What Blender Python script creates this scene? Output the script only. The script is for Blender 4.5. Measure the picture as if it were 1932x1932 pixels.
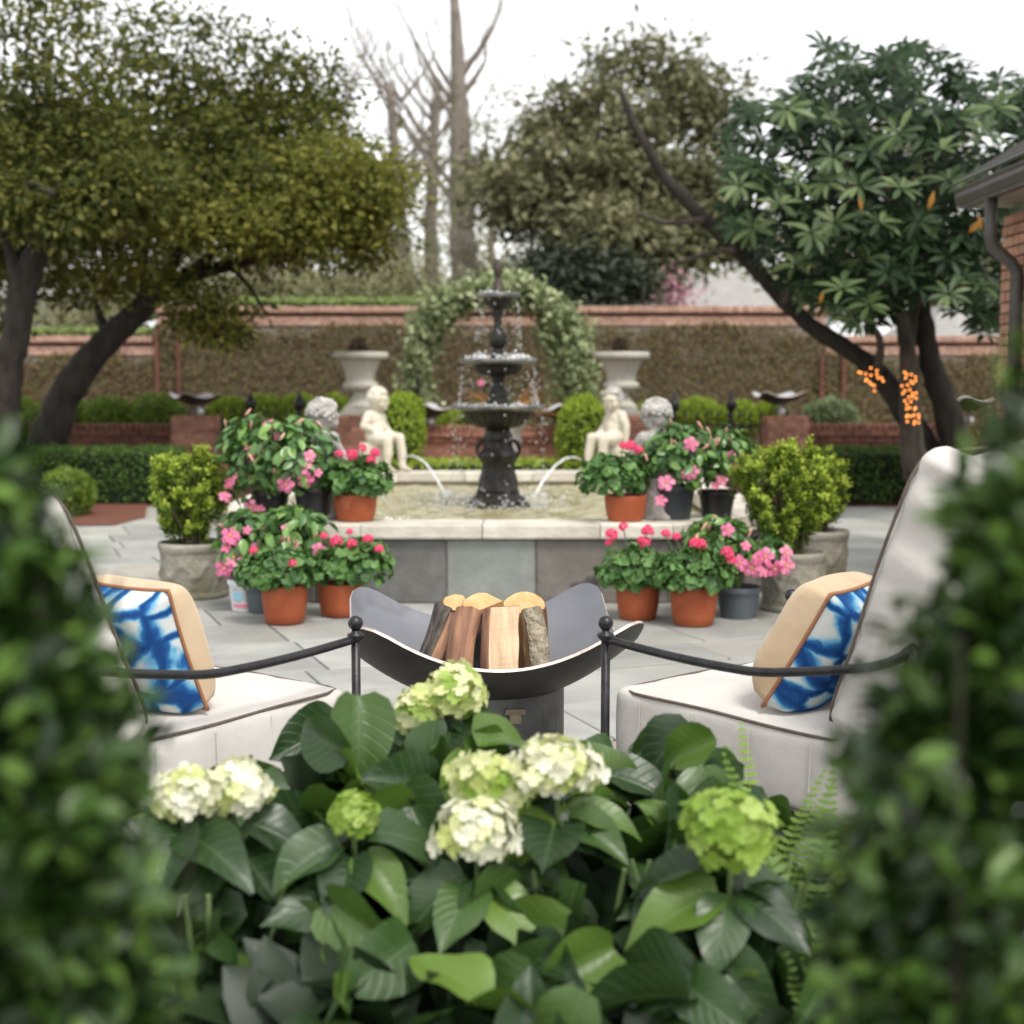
import bpy, bmesh, math, random
import numpy as np
from mathutils import Vector, Matrix, Euler

random.seed(7)
RNG = np.random.default_rng(7)
PI = math.pi
scene = bpy.context.scene
for o in list(bpy.data.objects):
    bpy.data.objects.remove(o)
COL = scene.collection

# ------------------------------------------------------------------ camera
FPX = 2683.0            # focal length in units of a 1932-wide frame (50 mm on 36 mm)
CAM_H = 1.31
PITCH = math.atan(246 / FPX)
cam_d = bpy.data.cameras.new('camera')
cam = bpy.data.objects.new('camera', cam_d)
COL.objects.link(cam)
cam.location = (0, 0, CAM_H)
cam.rotation_euler = (PI / 2 - PITCH, 0, 0)
cam_d.sensor_width = 36
cam_d.sensor_fit = 'HORIZONTAL'
cam_d.lens = 36 * FPX / 1932
cam_d.clip_start = 0.05
cam_d.clip_end = 2000
cam_d.dof.use_dof = True
cam_d.dof.focus_distance = 4.15
cam_d.dof.aperture_fstop = 2.8
scene.camera = cam

# ------------------------------------------------------------------ overcast sky, soft sun, exposure
SUN_EL, SUN_ROT = math.radians(58), math.radians(150)
world = bpy.data.worlds.new('World')
scene.world = world
world.use_nodes = True
wn = world.node_tree.nodes
wl = world.node_tree.links
wn.clear()
w_out = wn.new('ShaderNodeOutputWorld')
w_bg = wn.new('ShaderNodeBackground')
w_sky = wn.new('ShaderNodeTexSky')
w_sky.sky_type = 'NISHITA'
w_sky.sun_disc = False
w_sky.sun_elevation = SUN_EL
w_sky.sun_rotation = SUN_ROT
w_sky.air_density = 1.0
w_sky.dust_density = 1.0
w_sky.ozone_density = 1.0
w_hs = wn.new('ShaderNodeHueSaturation')
w_hs.inputs['Saturation'].default_value = 0.05
w_hs.inputs['Value'].default_value = 1.0
wl.new(w_sky.outputs[0], w_hs.inputs['Color'])
wl.new(w_hs.outputs[0], w_bg.inputs['Color'])
w_bg.inputs['Strength'].default_value = 0.15
wl.new(w_bg.outputs[0], w_out.inputs['Surface'])
sun_d = bpy.data.lights.new('sun', 'SUN')
sun = bpy.data.objects.new('sun', sun_d)
COL.objects.link(sun)
sun_d.energy = 1.4
sun_d.angle = math.radians(18)
sun_d.color = (1.0, 0.95, 0.88)
# the sun stands at azimuth SUN_ROT measured clockwise from +Y
sdir = Vector((math.sin(SUN_ROT) * math.cos(SUN_EL), math.cos(SUN_ROT) * math.cos(SUN_EL), math.sin(SUN_EL)))
sun.rotation_euler = sdir.to_track_quat('Z', 'Y').to_euler()
scene.view_settings.view_transform = 'Standard'
scene.view_settings.look = 'None'
scene.view_settings.gamma = 1.0
scene.view_settings.use_curve_mapping = False
scene.view_settings.exposure = 1.0
scene.render.engine = 'CYCLES'
cy = scene.cycles
cy.use_denoising = True
try:
    cy.denoiser = 'OPENIMAGEDENOISE'
except Exception:
    pass
cy.max_bounces = 5
cy.diffuse_bounces = 2
cy.glossy_bounces = 2
cy.transmission_bounces = 5
cy.transparent_max_bounces = 6
cy.sample_clamp_indirect = 6.0
cy.caustics_reflective = False
cy.caustics_refractive = False

# ------------------------------------------------------------------ picture -> place helpers (1932-unit picture)
def ray(u, v):
    a, b = (u - 966) / FPX, (966 - v) / FPX
    return Vector((a, math.cos(PITCH) + b * math.sin(PITCH), -math.sin(PITCH) + b * math.cos(PITCH)))
def P(u, v, y):
    d = ray(u, v)
    return Vector((0, 0, CAM_H)) + d * (y / d.y)
def G(u, v, z=0.0):
    d = ray(u, v)
    return Vector((0, 0, CAM_H)) + d * ((z - CAM_H) / d.z)
def PX(y):
    return y / FPX      # metres per 1932-unit at depth y

# ------------------------------------------------------------------ scene-graph helpers
def tag(o, label=None, cat=None, group=None, kind=None):
    if label: o['label'] = label
    if cat: o['category'] = cat
    if group: o['group'] = group
    if kind: o['kind'] = kind
    return o
def thing(name, label, cat, loc=(0, 0, 0), rz=0.0, group=None):
    o = bpy.data.objects.new(name, None)
    o.empty_display_size = 0.1
    COL.objects.link(o)
    o.location = loc
    o.rotation_euler = (0, 0, rz)
    return tag(o, label, cat, group)
def link(name, me, mat=None, parent=None, loc=None, rot=None, scale=None, mx=None, kind=None):
    o = bpy.data.objects.new(name, me)
    COL.objects.link(o)
    if mat is not None and len(me.materials) == 0:
        me.materials.append(mat)
    if parent: o.parent = parent
    if mx is not None: o.matrix_basis = mx
    if loc is not None: o.location = loc
    if rot is not None: o.rotation_euler = rot
    if scale is not None: o.scale = (scale, scale, scale) if isinstance(scale, (int, float)) else scale
    if kind: o['kind'] = kind
    return o
def copy_tree(o, parent=None):
    c = o.copy()
    COL.objects.link(c)
    if parent: c.parent = parent
    for ch in o.children:
        copy_tree(ch, c)
    return c

class MB:
    """collects shapes into one mesh"""
    def __init__(s):
        s.v, s.f = [], []
    def add(s, vs, fs):
        n = len(s.v)
        s.v.extend([tuple(p) for p in vs])
        s.f.extend([tuple(i + n for i in f) for f in fs])
        return s
    def box(s, c, d, m=None):
        x, y, z = d[0] / 2, d[1] / 2, d[2] / 2
        vs = [Vector((a * x, b * y, e * z)) for e in (-1, 1) for b in (-1, 1) for a in (-1, 1)]
        if m is not None: vs = [m @ p for p in vs]
        vs = [p + Vector(c) for p in vs]
        return s.add(vs, [(0, 2, 3, 1), (4, 5, 7, 6), (0, 1, 5, 4), (2, 6, 7, 3), (0, 4, 6, 2), (1, 3, 7, 5)])
    def bevbox(s, c, d, b=0.006, m=None):
        """box with chamfered upright and top edges"""
        x, y, z = d[0] / 2, d[1] / 2, d[2] / 2
        def ring(k, zz, i=0.0):
            a, e = x - i, y - i
            return [(a - k, -e, zz), (a, -e + k, zz), (a, e - k, zz), (a - k, e, zz), (-a + k, e, zz), (-a, e - k, zz), (-a, -e + k, zz), (-a + k, -e, zz)]
        vs = [Vector(p) for p in ring(b, -z) + ring(b, z - b) + ring(b, z, b)]
        if m is not None: vs = [m @ p for p in vs]
        vs = [p + Vector(c) for p in vs]
        fs = [tuple(reversed(range(8))), tuple(range(16, 24))]
        for r in (0, 8):
            for i in range(8):
                j = (i + 1) % 8
                fs.append((r + i, r + j, r + 8 + j, r + 8 + i))
        return s.add(vs, fs)
    def tube(s, pts, rad, n=8, closed=False, cap=True):
        pts = [Vector(p) for p in pts]
        m = len(pts)
        if isinstance(rad, (int, float)): rad = [rad] * m
        vs, fs = [], []
        prev = None
        for i, p in enumerate(pts):
            if closed:
                t = pts[(i + 1) % m] - pts[i - 1]
            else:
                t = pts[min(i + 1, m - 1)] - pts[max(i - 1, 0)]
            if t.length < 1e-9: t = Vector((0, 0, 1))
            t.normalize()
            if prev is None:
                a = Vector((0, 0, 1)) if abs(t.z) < 0.9 else Vector((1, 0, 0))
                x = t.cross(a).normalized()
            else:
                x = prev - t * prev.dot(t)
                x = x.normalized() if x.length > 1e-6 else t.orthogonal().normalized()
            prev = x
            y = t.cross(x)
            for k in range(n):
                an = 2 * PI * k / n
                vs.append(p + (x * math.cos(an) + y * math.sin(an)) * rad[i])
        for i in range(m if closed else m - 1):
            a0, b0 = i * n, ((i + 1) % m) * n
            for k in range(n):
                k2 = (k + 1) % n
                fs.append((a0 + k, a0 + k2, b0 + k2, b0 + k))
        if cap and not closed:
            fs.append(tuple(reversed(range(n))))
            fs.append(tuple(range((m - 1) * n, m * n)))
        return s.add(vs, fs)
    def lathe(s, prof, n=32, c=(0, 0, 0), fn=None, caps=True):
        """prof: (r, z) from bottom to top; fn(r, z, angle, i) -> r"""
        vs, fs = [], []
        for i, (r, z) in enumerate(prof):
            for k in range(n):
                an = 2 * PI * k / n
                rr = fn(r, z, an, i) if fn else r
                vs.append((c[0] + rr * math.cos(an), c[1] + rr * math.sin(an), c[2] + z))
        for i in range(len(prof) - 1):
            for k in range(n):
                k2 = (k + 1) % n
                fs.append((i * n + k, i * n + k2, (i + 1) * n + k2, (i + 1) * n + k))
        if caps:
            fs.append(tuple(reversed(range(n))))
            fs.append(tuple(range((len(prof) - 1) * n, len(prof) * n)))
        return s.add(vs, fs)
    def ball(s, c, r, seg=10, rings=7, sc=(1, 1, 1), m=None):
        vs, fs = [], []
        for i in range(rings + 1):
            th = PI * i / rings
            for k in range(seg):
                an = 2 * PI * k / seg
                p = Vector((r * sc[0] * math.sin(th) * math.cos(an), r * sc[1] * math.sin(th) * math.sin(an), r * sc[2] * math.cos(th)))
                if m is not None: p = m @ p
                vs.append(p + Vector(c))
        for i in range(rings):
            for k in range(seg):
                k2 = (k + 1) % seg
                fs.append((i * seg + k, (i + 1) * seg + k, (i + 1) * seg + k2, i * seg + k2))
        return s.add(vs, fs)
    def mesh(s, name, smooth=False):
        me = bpy.data.meshes.new(name)
        me.from_pydata([tuple(p) for p in s.v], [], s.f)
        if smooth:
            me.polygons.foreach_set('use_smooth', [True] * len(me.polygons))
        me.update()
        return me
    def build(s, name, mat, parent=None, smooth=False, kind=None, **k):
        return link(name, s.mesh(name, smooth), mat, parent, kind=kind, **k)

def merged_smooth(me, dist=1e-5, angle=40):
    bm = bmesh.new(); bm.from_mesh(me)
    bmesh.ops.remove_doubles(bm, verts=bm.verts, dist=dist)
    bm.to_mesh(me); bm.free()
    me.polygons.foreach_set('use_smooth', [True] * len(me.polygons))
    me.set_sharp_from_angle(angle=math.radians(angle))
    return me
def sharp(o, angle=35):
    o.data.polygons.foreach_set('use_smooth', [True] * len(o.data.polygons))
    o.data.set_sharp_from_angle(angle=math.radians(angle))
    return o

def np_mesh(name, V, Fc, smooth=False, uv=None):
    """V (n,3), Fc (m,k) all faces with k corners"""
    me = bpy.data.meshes.new(name)
    V = np.ascontiguousarray(V, dtype=np.float32); Fc = np.ascontiguousarray(Fc, dtype=np.int32)
    m, k = Fc.shape
    me.vertices.add(len(V)); me.vertices.foreach_set('co', V.ravel())
    me.loops.add(m * k); me.loops.foreach_set('vertex_index', Fc.ravel())
    me.polygons.add(m)
    me.polygons.foreach_set('loop_start', np.arange(0, m * k, k, dtype=np.int32))
    me.polygons.foreach_set('loop_total', np.full(m, k, dtype=np.int32))
    if smooth: me.polygons.foreach_set('use_smooth', np.ones(m, dtype=bool))
    me.update(calc_edges=True)
    if uv is not None:
        l = me.uv_layers.new(name='UVMap')
        l.data.foreach_set('uv', np.ascontiguousarray(uv[Fc.ravel()], dtype=np.float32).ravel())
    return me

# ------------------------------------------------------------------ leaves
def leaf_arrays(L, W, nseg=3, fold=0.25, droop=0.25, wave=0.0, prof='oval', quilt=0.0, across=1, seed=0):
    """quads; base at origin, blade along +Y, upper side +Z. returns V, F(quads), UV"""
    r = random.Random(seed)
    cols = 2 * across + 1
    V, UV, Fc = [], [], []
    ph = r.random() * 6
    for i in range(nseg + 1):
        t = i / nseg
        if prof == 'oval': w = math.sin(PI * min(1, 0.04 + 0.95 * t)) ** 0.75
        elif prof == 'ovate': w = (math.sin(PI * min(1, 0.06 + 0.93 * t) ** 0.78)) ** 0.8
        elif prof == 'lance': w = (math.sin(PI * min(1, 0.03 + 0.96 * t ** 1.35))) ** 0.8
        else: w = 1 - abs(2 * t - 1)
        w = max(w, 0.02)
        for j in range(cols):
            q = (j - across) / across
            x = q * w * W / 2
            y = t * L
            z = fold * abs(x) - droop * L * t * t + wave * math.sin(t * 9 + ph) * (abs(q) ** 2) * W * 0.5
            if quilt: z += quilt * W * math.sin((t - abs(q) * 0.25) * 2 * PI * 7) * (0.3 + 0.7 * (1 - abs(q)))
            V.append((x, y, z)); UV.append((q * 0.5 + 0.5, t))
    for i in range(nseg):
        for j in range(cols - 1):
            a = i * cols + j
            Fc.append((a, a + 1, a + 1 + cols, a + cols))
    return np.array(V), np.array(Fc), np.array(UV)
def leaf_mesh(name, mat, **k):
    V, Fc, UV = leaf_arrays(**k)
    me = np_mesh(name, V, Fc, smooth=True, uv=UV)
    me.materials.append(mat)
    return me
SMALL = (np.array([(0, 0, 0), (0.5, 0.5, 0.14), (0, 1, -0.1), (-0.5, 0.5, 0.14), (0, .5, 0)]), np.array([(0, 1, 2, 4), (0, 4, 2, 3)]))
def frames(axis, up):
    """(n,3) leaf axes and rough normals -> (n,3,3) with columns x, y=axis, z=normal"""
    y = axis / (np.linalg.norm(axis, axis=1, keepdims=True) + 1e-9)
    x = np.cross(y, up); x /= (np.linalg.norm(x, axis=1, keepdims=True) + 1e-9)
    z = np.cross(x, y)
    return np.stack([x, y, z], axis=2)
def scatter(name, pos, axis, up, L, W, mat, parent=None, kind=None, tmpl=None, loc=None):
    """one mesh of many leaves"""
    n = len(pos)
    T, Fq = tmpl if tmpl is not None else SMALL
    R = frames(axis, up)
    L = np.broadcast_to(np.asarray(L, float), (n,)); W = np.broadcast_to(np.asarray(W, float), (n,))
    sc = np.stack([W, L, L], axis=1)
    local = T[None, :, :] * sc[:, None, :]
    V = np.einsum('nij,nkj->nki', R, local) + pos[:, None, :]
    k = len(T)
    Fc = (Fq[None, :, :] + (np.arange(n) * k)[:, None, None]).reshape(-1, Fq.shape[1])
    me = np_mesh(name, V.reshape(-1, 3), Fc)
    return link(name, me, mat, parent, kind=kind, loc=loc)
def rand_unit(n, rng=RNG):
    a = rng.normal(size=(n, 3))
    return a / np.linalg.norm(a, axis=1, keepdims=True)
def put_leaf(parent, me, pos, axis, up, s=1.0, name='leaf'):
    y = Vector(axis).normalized()
    x = y.cross(Vector(up))
    x = x.normalized() if x.length > 1e-6 else y.orthogonal().normalized()
    z = x.cross(y)
    m = Matrix(((x.x, y.x, z.x), (x.y, y.y, z.y), (x.z, y.z, z.z))).to_4x4()
    m = Matrix.Translation(Vector(pos)) @ m @ Matrix.Scale(s, 4)
    return link(name, me, None, parent, mx=m)

# ------------------------------------------------------------------ materials
MATS = {}
def nodes_of(name):
    m = bpy.data.materials.new(name)
    m.use_nodes = True
    nt = m.node_tree
    b = nt.nodes['Principled BSDF']
    return m, nt, nt.nodes, nt.links, b
def rgb(c):
    return (c[0], c[1], c[2], 1.0)
def mat(name, c1, c2=None, rough=0.6, scale=6.0, detail=5.0, lo=0.35, hi=0.65, bump=0.0, bscale=40.0, metal=0.0, spec=0.5,
        c3=None, scale3=1.5, lo3=0.5, hi3=0.75, stretch=None, objrand=0.0, coat=0.0, sheen=0.0, transm=0.0):
    if name in MATS: return MATS[name]
    m, nt, N, Lk, b = nodes_of(name)
    b.inputs['Roughness'].default_value = rough
    b.inputs['Metallic'].default_value = metal
    b.inputs['Specular IOR Level'].default_value = spec
    if coat: b.inputs['Coat Weight'].default_value = coat
    if sheen: b.inputs['Sheen Weight'].default_value = sheen
    if transm: b.inputs['Transmission Weight'].default_value = transm
    tc = N.new('ShaderNodeTexCoord')
    src = tc.outputs['Object']
    if stretch:
        mp = N.new('ShaderNodeMapping'); mp.inputs['Scale'].default_value = stretch
        Lk.new(src, mp.inputs['Vector']); src = mp.outputs[0]
    if objrand:
        oi = N.new('ShaderNodeObjectInfo')
        add = N.new('ShaderNodeVectorMath'); add.operation = 'MULTIPLY_ADD'
        cmb = N.new('ShaderNodeCombineXYZ')
        for k in range(3): Lk.new(oi.outputs['Random'], cmb.inputs[k])
        Lk.new(cmb.outputs[0], add.inputs[0]); add.inputs[1].default_value = (37, 51, 23); Lk.new(src, add.inputs[2])
        src = add.outputs[0]
    col = None
    if c2 is not None:
        nz = N.new('ShaderNodeTexNoise'); nz.inputs['Scale'].default_value = scale; nz.inputs['Detail'].default_value = detail
        nz.inputs['Roughness'].default_value = 0.6
        Lk.new(src, nz.inputs['Vector'])
        rp = N.new('ShaderNodeValToRGB')
        rp.color_ramp.elements[0].position = lo; rp.color_ramp.elements[0].color = rgb(c1)
        rp.color_ramp.elements[1].position = hi; rp.color_ramp.elements[1].color = rgb(c2)
        Lk.new(nz.outputs['Fac'], rp.inputs['Fac'])
        col = rp.outputs[0]
        if c3 is not None:
            n3 = N.new('ShaderNodeTexNoise'); n3.inputs['Scale'].default_value = scale3; n3.inputs['Detail'].default_value = 6
            Lk.new(src, n3.inputs['Vector'])
            r3 = N.new('ShaderNodeValToRGB'); r3.color_ramp.elements[0].position = lo3; r3.color_ramp.elements[1].position = hi3
            Lk.new(n3.outputs['Fac'], r3.inputs['Fac'])
            mx = N.new('ShaderNodeMix'); mx.data_type = 'RGBA'
            Lk.new(r3.outputs[0], mx.inputs[0]); Lk.new(col, mx.inputs[6]); mx.inputs[7].default_value = rgb(c3)
            col = mx.outputs[2]
    if objrand:
        hs = N.new('ShaderNodeHueSaturation')
        mr = N.new('ShaderNodeMapRange'); mr.inputs[3].default_value = 1 - objrand; mr.inputs[4].default_value = 1 + objrand
        Lk.new(oi.outputs['Random'], mr.inputs[0]); Lk.new(mr.outputs[0], hs.inputs['Value'])
        if col is not None: Lk.new(col, hs.inputs['Color'])
        else: hs.inputs['Color'].default_value = rgb(c1)
        col = hs.outputs[0]
    if col is not None: Lk.new(col, b.inputs['Base Color'])
    else: b.inputs['Base Color'].default_value = rgb(c1)
    if bump:
        nb = N.new('ShaderNodeTexNoise'); nb.inputs['Scale'].default_value = bscale; nb.inputs['Detail'].default_value = 6
        Lk.new(src, nb.inputs['Vector'])
        bp = N.new('ShaderNodeBump'); bp.inputs['Strength'].default_value = bump; bp.inputs['Distance'].default_value = 0.02
        Lk.new(nb.outputs['Fac'], bp.inputs['Height']); Lk.new(bp.outputs[0], b.inputs['Normal'])
    MATS[name] = m
    return m
def leafmat(name, cols, rough=0.45, trans=0.3, tcol=None, island=True, spec=0.5, vein=False, gain=1.5):
    """cols: colour stops picked at random leaf by leaf"""
    if name in MATS: return MATS[name]
    m, nt, N, Lk, b = nodes_of(name)
    cols = [(min(.9, c[0] * gain), min(.9, c[1] * gain), min(.9, c[2] * (gain * .78 if gain > 1 else gain))) for c in cols]
    rp = N.new('ShaderNodeValToRGB')
    el = rp.color_ramp.elements
    n = len(cols)
    el[0].position = 0; el[0].color = rgb(cols[0])
    el[1].position = 1; el[1].color = rgb(cols[-1])
    for i in range(1, n - 1):
        e = el.new(i / (n - 1)); e.color = rgb(cols[i])
    if island:
        g = N.new('ShaderNodeNewGeometry'); Lk.new(g.outputs['Random Per Island'], rp.inputs['Fac'])
    else:
        g = N.new('ShaderNodeObjectInfo'); Lk.new(g.outputs['Random'], rp.inputs['Fac'])
    col = rp.outputs[0]
    b.inputs['Roughness'].default_value = rough
    b.inputs['Specular IOR Level'].default_value = spec
    if vein:
        uv = N.new('ShaderNodeUVMap'); sx = N.new('ShaderNodeSeparateXYZ'); Lk.new(uv.outputs[0], sx.inputs[0])
        s1 = N.new('ShaderNodeMath'); s1.operation = 'SUBTRACT'; Lk.new(sx.outputs[0], s1.inputs[0]); s1.inputs[1].default_value = 0.5
        ab = N.new('ShaderNodeMath'); ab.operation = 'ABSOLUTE'; Lk.new(s1.outputs[0], ab.inputs[0])
        mid = N.new('ShaderNodeMapRange'); mid.inputs[1].default_value = 0.012; mid.inputs[2].default_value = 0.035; mid.inputs[3].default_value = 1; mid.inputs[4].default_value = 0
        Lk.new(ab.outputs[0], mid.inputs[0])
        lv = N.new('ShaderNodeMath'); lv.operation = 'MULTIPLY_ADD'; Lk.new(ab.outputs[0], lv.inputs[0]); lv.inputs[1].default_value = -0.55; Lk.new(sx.outputs[1], lv.inputs[2])
        ml = N.new('ShaderNodeMath'); ml.operation = 'MULTIPLY'; Lk.new(lv.outputs[0], ml.inputs[0]); ml.inputs[1].default_value = 8.0
        fr = N.new('ShaderNodeMath'); fr.operation = 'PINGPONG'; Lk.new(ml.outputs[0], fr.inputs[0]); fr.inputs[1].default_value = 0.5
        lm = N.new('ShaderNodeMapRange'); lm.inputs[1].default_value = 0.0; lm.inputs[2].default_value = 0.09; lm.inputs[3].default_value = 1; lm.inputs[4].default_value = 0
        Lk.new(fr.outputs[0], lm.inputs[0])
        mxv = N.new('ShaderNodeMath'); mxv.operation = 'MAXIMUM'; Lk.new(mid.outputs[0], mxv.inputs[0]); Lk.new(lm.outputs[0], mxv.inputs[1])
        mc = N.new('ShaderNodeMix'); mc.data_type = 'RGBA'
        sc = N.new('ShaderNodeMath'); sc.operation = 'MULTIPLY'; Lk.new(mxv.outputs[0], sc.inputs[0]); sc.inputs[1].default_value = 0.22
        Lk.new(sc.outputs[0], mc.inputs[0]); Lk.new(col, mc.inputs[6]); mc.inputs[7].default_value = (0.16, 0.26, 0.10, 1)
        col = mc.outputs[2]
        bp = N.new('ShaderNodeBump'); bp.inputs['Strength'].default_value = 0.3; bp.inputs['Distance'].default_value = 0.003
        bp.invert = True
        Lk.new(mxv.outputs[0], bp.inputs['Height']); Lk.new(bp.outputs[0], b.inputs['Normal'])
    Lk.new(col, b.inputs['Base Color'])
    if trans > 0:
        tr = N.new('ShaderNodeBsdfTranslucent')
        if tcol: tr.inputs['Color'].default_value = rgb(tcol)
        else: Lk.new(col, tr.inputs['Color'])
        mx = N.new('ShaderNodeMixShader'); mx.inputs[0].default_value = trans
        out = N['Material Output']
        Lk.new(b.outputs[0], mx.inputs[1]); Lk.new(tr.outputs[0], mx.inputs[2]); Lk.new(mx.outputs[0], out.inputs['Surface'])
    MATS[name] = m
    return m
# ================================================================== SETTING
M_soil = mat('soil', (0.05, 0.035, 0.022), (0.11, 0.07, 0.045), rough=0.95, scale=9, bump=0.8, bscale=30)
M_lawn = mat('lawn', (0.035, 0.06, 0.02), (0.07, 0.10, 0.03), rough=0.95, scale=3, bump=0.8, bscale=60)
M_mulch = mat('mulch', (0.10, 0.035, 0.02), (0.22, 0.08, 0.045), rough=0.95, scale=40, bump=1.0, bscale=60)
M_mortar = mat('mortar', (0.30, 0.28, 0.25), (0.42, 0.40, 0.36), rough=0.95, scale=30, bump=0.4, bscale=120)
M_slab = mat('bluestone', (0.255, 0.262, 0.245), (0.375, 0.378, 0.35), rough=0.72, scale=2.2, detail=8, bump=0.25, bscale=22,
             c3=(0.34, 0.305, 0.25), scale3=1.3, lo3=0.5, hi3=0.75, objrand=0.16)
M_brick = mat('brick', (0.27, 0.118, 0.075), (0.40, 0.195, 0.13), rough=0.9, scale=9, bump=0.5, bscale=70, objrand=0.22)
M_brick_pale = mat('brick_pale', (0.42, 0.25, 0.18), (0.55, 0.365, 0.28), rough=0.9, scale=9, bump=0.5, bscale=70, objrand=0.14)
M_brick_dark = mat('brick_dark', (0.105, 0.042, 0.026), (0.19, 0.082, 0.052), rough=0.9, scale=9, bump=0.5, bscale=70, objrand=0.22)
M_bmortar = mat('brick_mortar', (0.22, 0.19, 0.16), (0.34, 0.30, 0.26), rough=0.95, scale=20, bump=0.4, bscale=100)
M_iron = mat('iron', (0.012, 0.012, 0.013), (0.03, 0.028, 0.028), rough=0.45, scale=30, metal=0.3, bump=0.15, bscale=60)

def sheet(name, pts, z, m, kind='structure', label=None, cat=None):
    o = MB().add([(x, y, z) for x, y in pts], [tuple(range(len(pts)))]).build(name, m)
    return tag(o, label, cat, kind=kind)

sheet('ground', [(-300, -40), (300, -40), (300, 500), (-300, 500)], -0.06, M_lawn, label='dull green lawn reaching back beyond the garden walls', cat='ground')
patio = sheet('patio', [(-9, -3), (9, -3), (9, 15.15), (-9, 15.15)], -0.022, M_mortar, label='grey bluestone patio paving round the fountain pool', cat='patio')
sheet('planting_bed', [(-14, 15.15), (14, 15.15), (14, 24.2), (-14, 24.2)], -0.016, M_mulch, label='red brown mulch bed behind the patio', cat='planting bed')
sheet('mulch_bed', [(-4.75, 12.9), (-3.62, 12.9), (-3.55, 13.7), (-3.9, 15.15), (-6.2, 15.15)], 0.008, M_mulch, label='small red mulch bed round the clipped shrub at far left', cat='planting bed')
sheet('foreground_bed', [(-2.4, 0.55), (2.4, 0.55), (2.4, 2.95), (-2.4, 2.95)], 0.006, M_soil, label='dark soil bed under the hydrangeas in the foreground', cat='planting bed')

POOL_C = Vector((-0.12, 10.88, 0)); POOL_A, POOL_B, POOL_Y = 1.05, 1.78, 2.52
def oct_pts(off=0.0):
    a, b, h = POOL_A + off * 0.414, POOL_B + off, POOL_Y + off
    k = b - a
    return [Vector((POOL_C.x + x, POOL_C.y + y, 0)) for x, y in ((-a, -h), (a, -h), (b, -h + k), (b, h - k), (a, h), (-a, h), (-b, h - k), (-b, -h + k))]
def in_pool(x, y, off=-0.1):
    dx, dy = abs(x - POOL_C.x), abs(y - POOL_C.y)
    a, b, h = POOL_A, POOL_B, POOL_Y
    return dx < b + off and dy < h + off and dx + dy < a + h + off

# paving slabs, one object each, random ashlar rotated on the patio
rs = random.Random(11)
ROT = math.radians(21)
cr, sr = math.cos(ROT), math.sin(ROT)
slab_cache = {}
def slab_mesh(w, d):
    key = (round(w, 2), round(d, 2))
    if key not in slab_cache:
        me = MB().bevbox((0, 0, -0.018), (w - 0.012, d - 0.012, 0.036), 0.004).mesh('paving_slab')
        me.materials.append(M_slab)
        slab_cache[key] = me
    return slab_cache[key]
q = -6.0
nslab = 0
while q < 19:
    hh = rs.choice((0.45, 0.6, 0.6, 0.75))
    p = -8.0 + rs.random() * 0.6
    while p < 12:
        ww = rs.choice((0.6, 0.75, 0.9, 0.9, 1.05))
        cxp, cyp = p + ww / 2, q + hh / 2
        x, y = cxp * cr - cyp * sr, cxp * sr + cyp * cr
        p += ww
        if 2.9 < y < 14.75 and abs(x) < 0.375 * y + 1.1 and not in_pool(x, y, -0.55) and not (x < -3.2 and y > 13.1 and y > 12.9 + (x + 3.6) * 2.6):
            link('paving_slab', slab_mesh(ww, hh), None, patio, loc=(x, y, rs.uniform(-0.003, 0.002)), rot=(rs.uniform(-.002, .002), rs.uniform(-.002, .002), ROT))
            nslab += 1
    q += hh

# ------------------------------------------------------------------ brickwork
brick_cache = {}
def brick_mesh(l, w, h, m):
    key = (round(l, 3), round(w, 3), round(h, 3), m.name)
    if key not in brick_cache:
        me = MB().bevbox((0, 0, 0), (l, w, h), 0.004).mesh('brick'); me.materials.append(m)
        brick_cache[key] = me
    return brick_cache[key]
rb = random.Random(5)
def courses(parent, x0, x1, z0, n, m, y=0.0, L=0.205, Hh=0.062, J=0.012, depth=0.1, jut=0.0, start=0, name='brick', top_m=None):
    """running bond on the plane y (front at y - depth/2 - jut), parent-local"""
    for i in range(n):
        z = z0 + (i + 0.5) * (Hh + J)
        x = x0
        first = True
        while x < x1 - 0.03:
            l = L
            if first and (i + start) % 2: l = L / 2 - J / 2
            first = False
            l = min(l, x1 - x)
            l = round(l / 0.01) * 0.01
            if l < 0.03: break
            link(name, brick_mesh(l, depth, Hh, m), None, parent, loc=(x + l / 2, y - jut + rb.uniform(-.002, .002), z))
            x += l + J
def brick_pier(name, label, u, Y, vtop, w, group, m=M_brick, cap=True):
    c = P(u, vtop, Y); top = c.z
    t = thing(name, label, 'pillar', (c.x, Y, 0), 0, group)
    MB().box((0, 0, top / 2 - 0.02), (w - 0.03, w - 0.03, top - 0.05)).build('mortar_core', M_bmortar, t)
    n = int(top / 0.074)
    z0 = top - n * 0.074
    k0 = max(0, n - 11)
    for i in range(k0, n):
        z = z0 + (i + 0.5) * 0.074
        for s in range(4):
            m4 = Matrix.Rotation(s * PI / 2, 4, 'Z')
            x = -w / 2 + (0.0 if i % 2 else 0.105)
            if s == 2: continue
            while x < w / 2 - 0.11 + (0.105 if i % 2 == 0 else 0):
                l = min(0.205, w / 2 - x)
                if i % 2 and l > w / 2 - 0.1 - x > 0.03: l = w / 2 - 0.108 - x
                l = round(l / 0.01) * 0.01
                if l < 0.04: break
                o = link('brick', brick_mesh(l, 0.095, 0.062, m), None, t)
                o.matrix_basis = m4 @ Matrix.Translation((x + l / 2, -w / 2 + 0.0475 + rb.uniform(-.002, .002), z))
                x += l + 0.012
    return t
Y_W = 18.0
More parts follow.
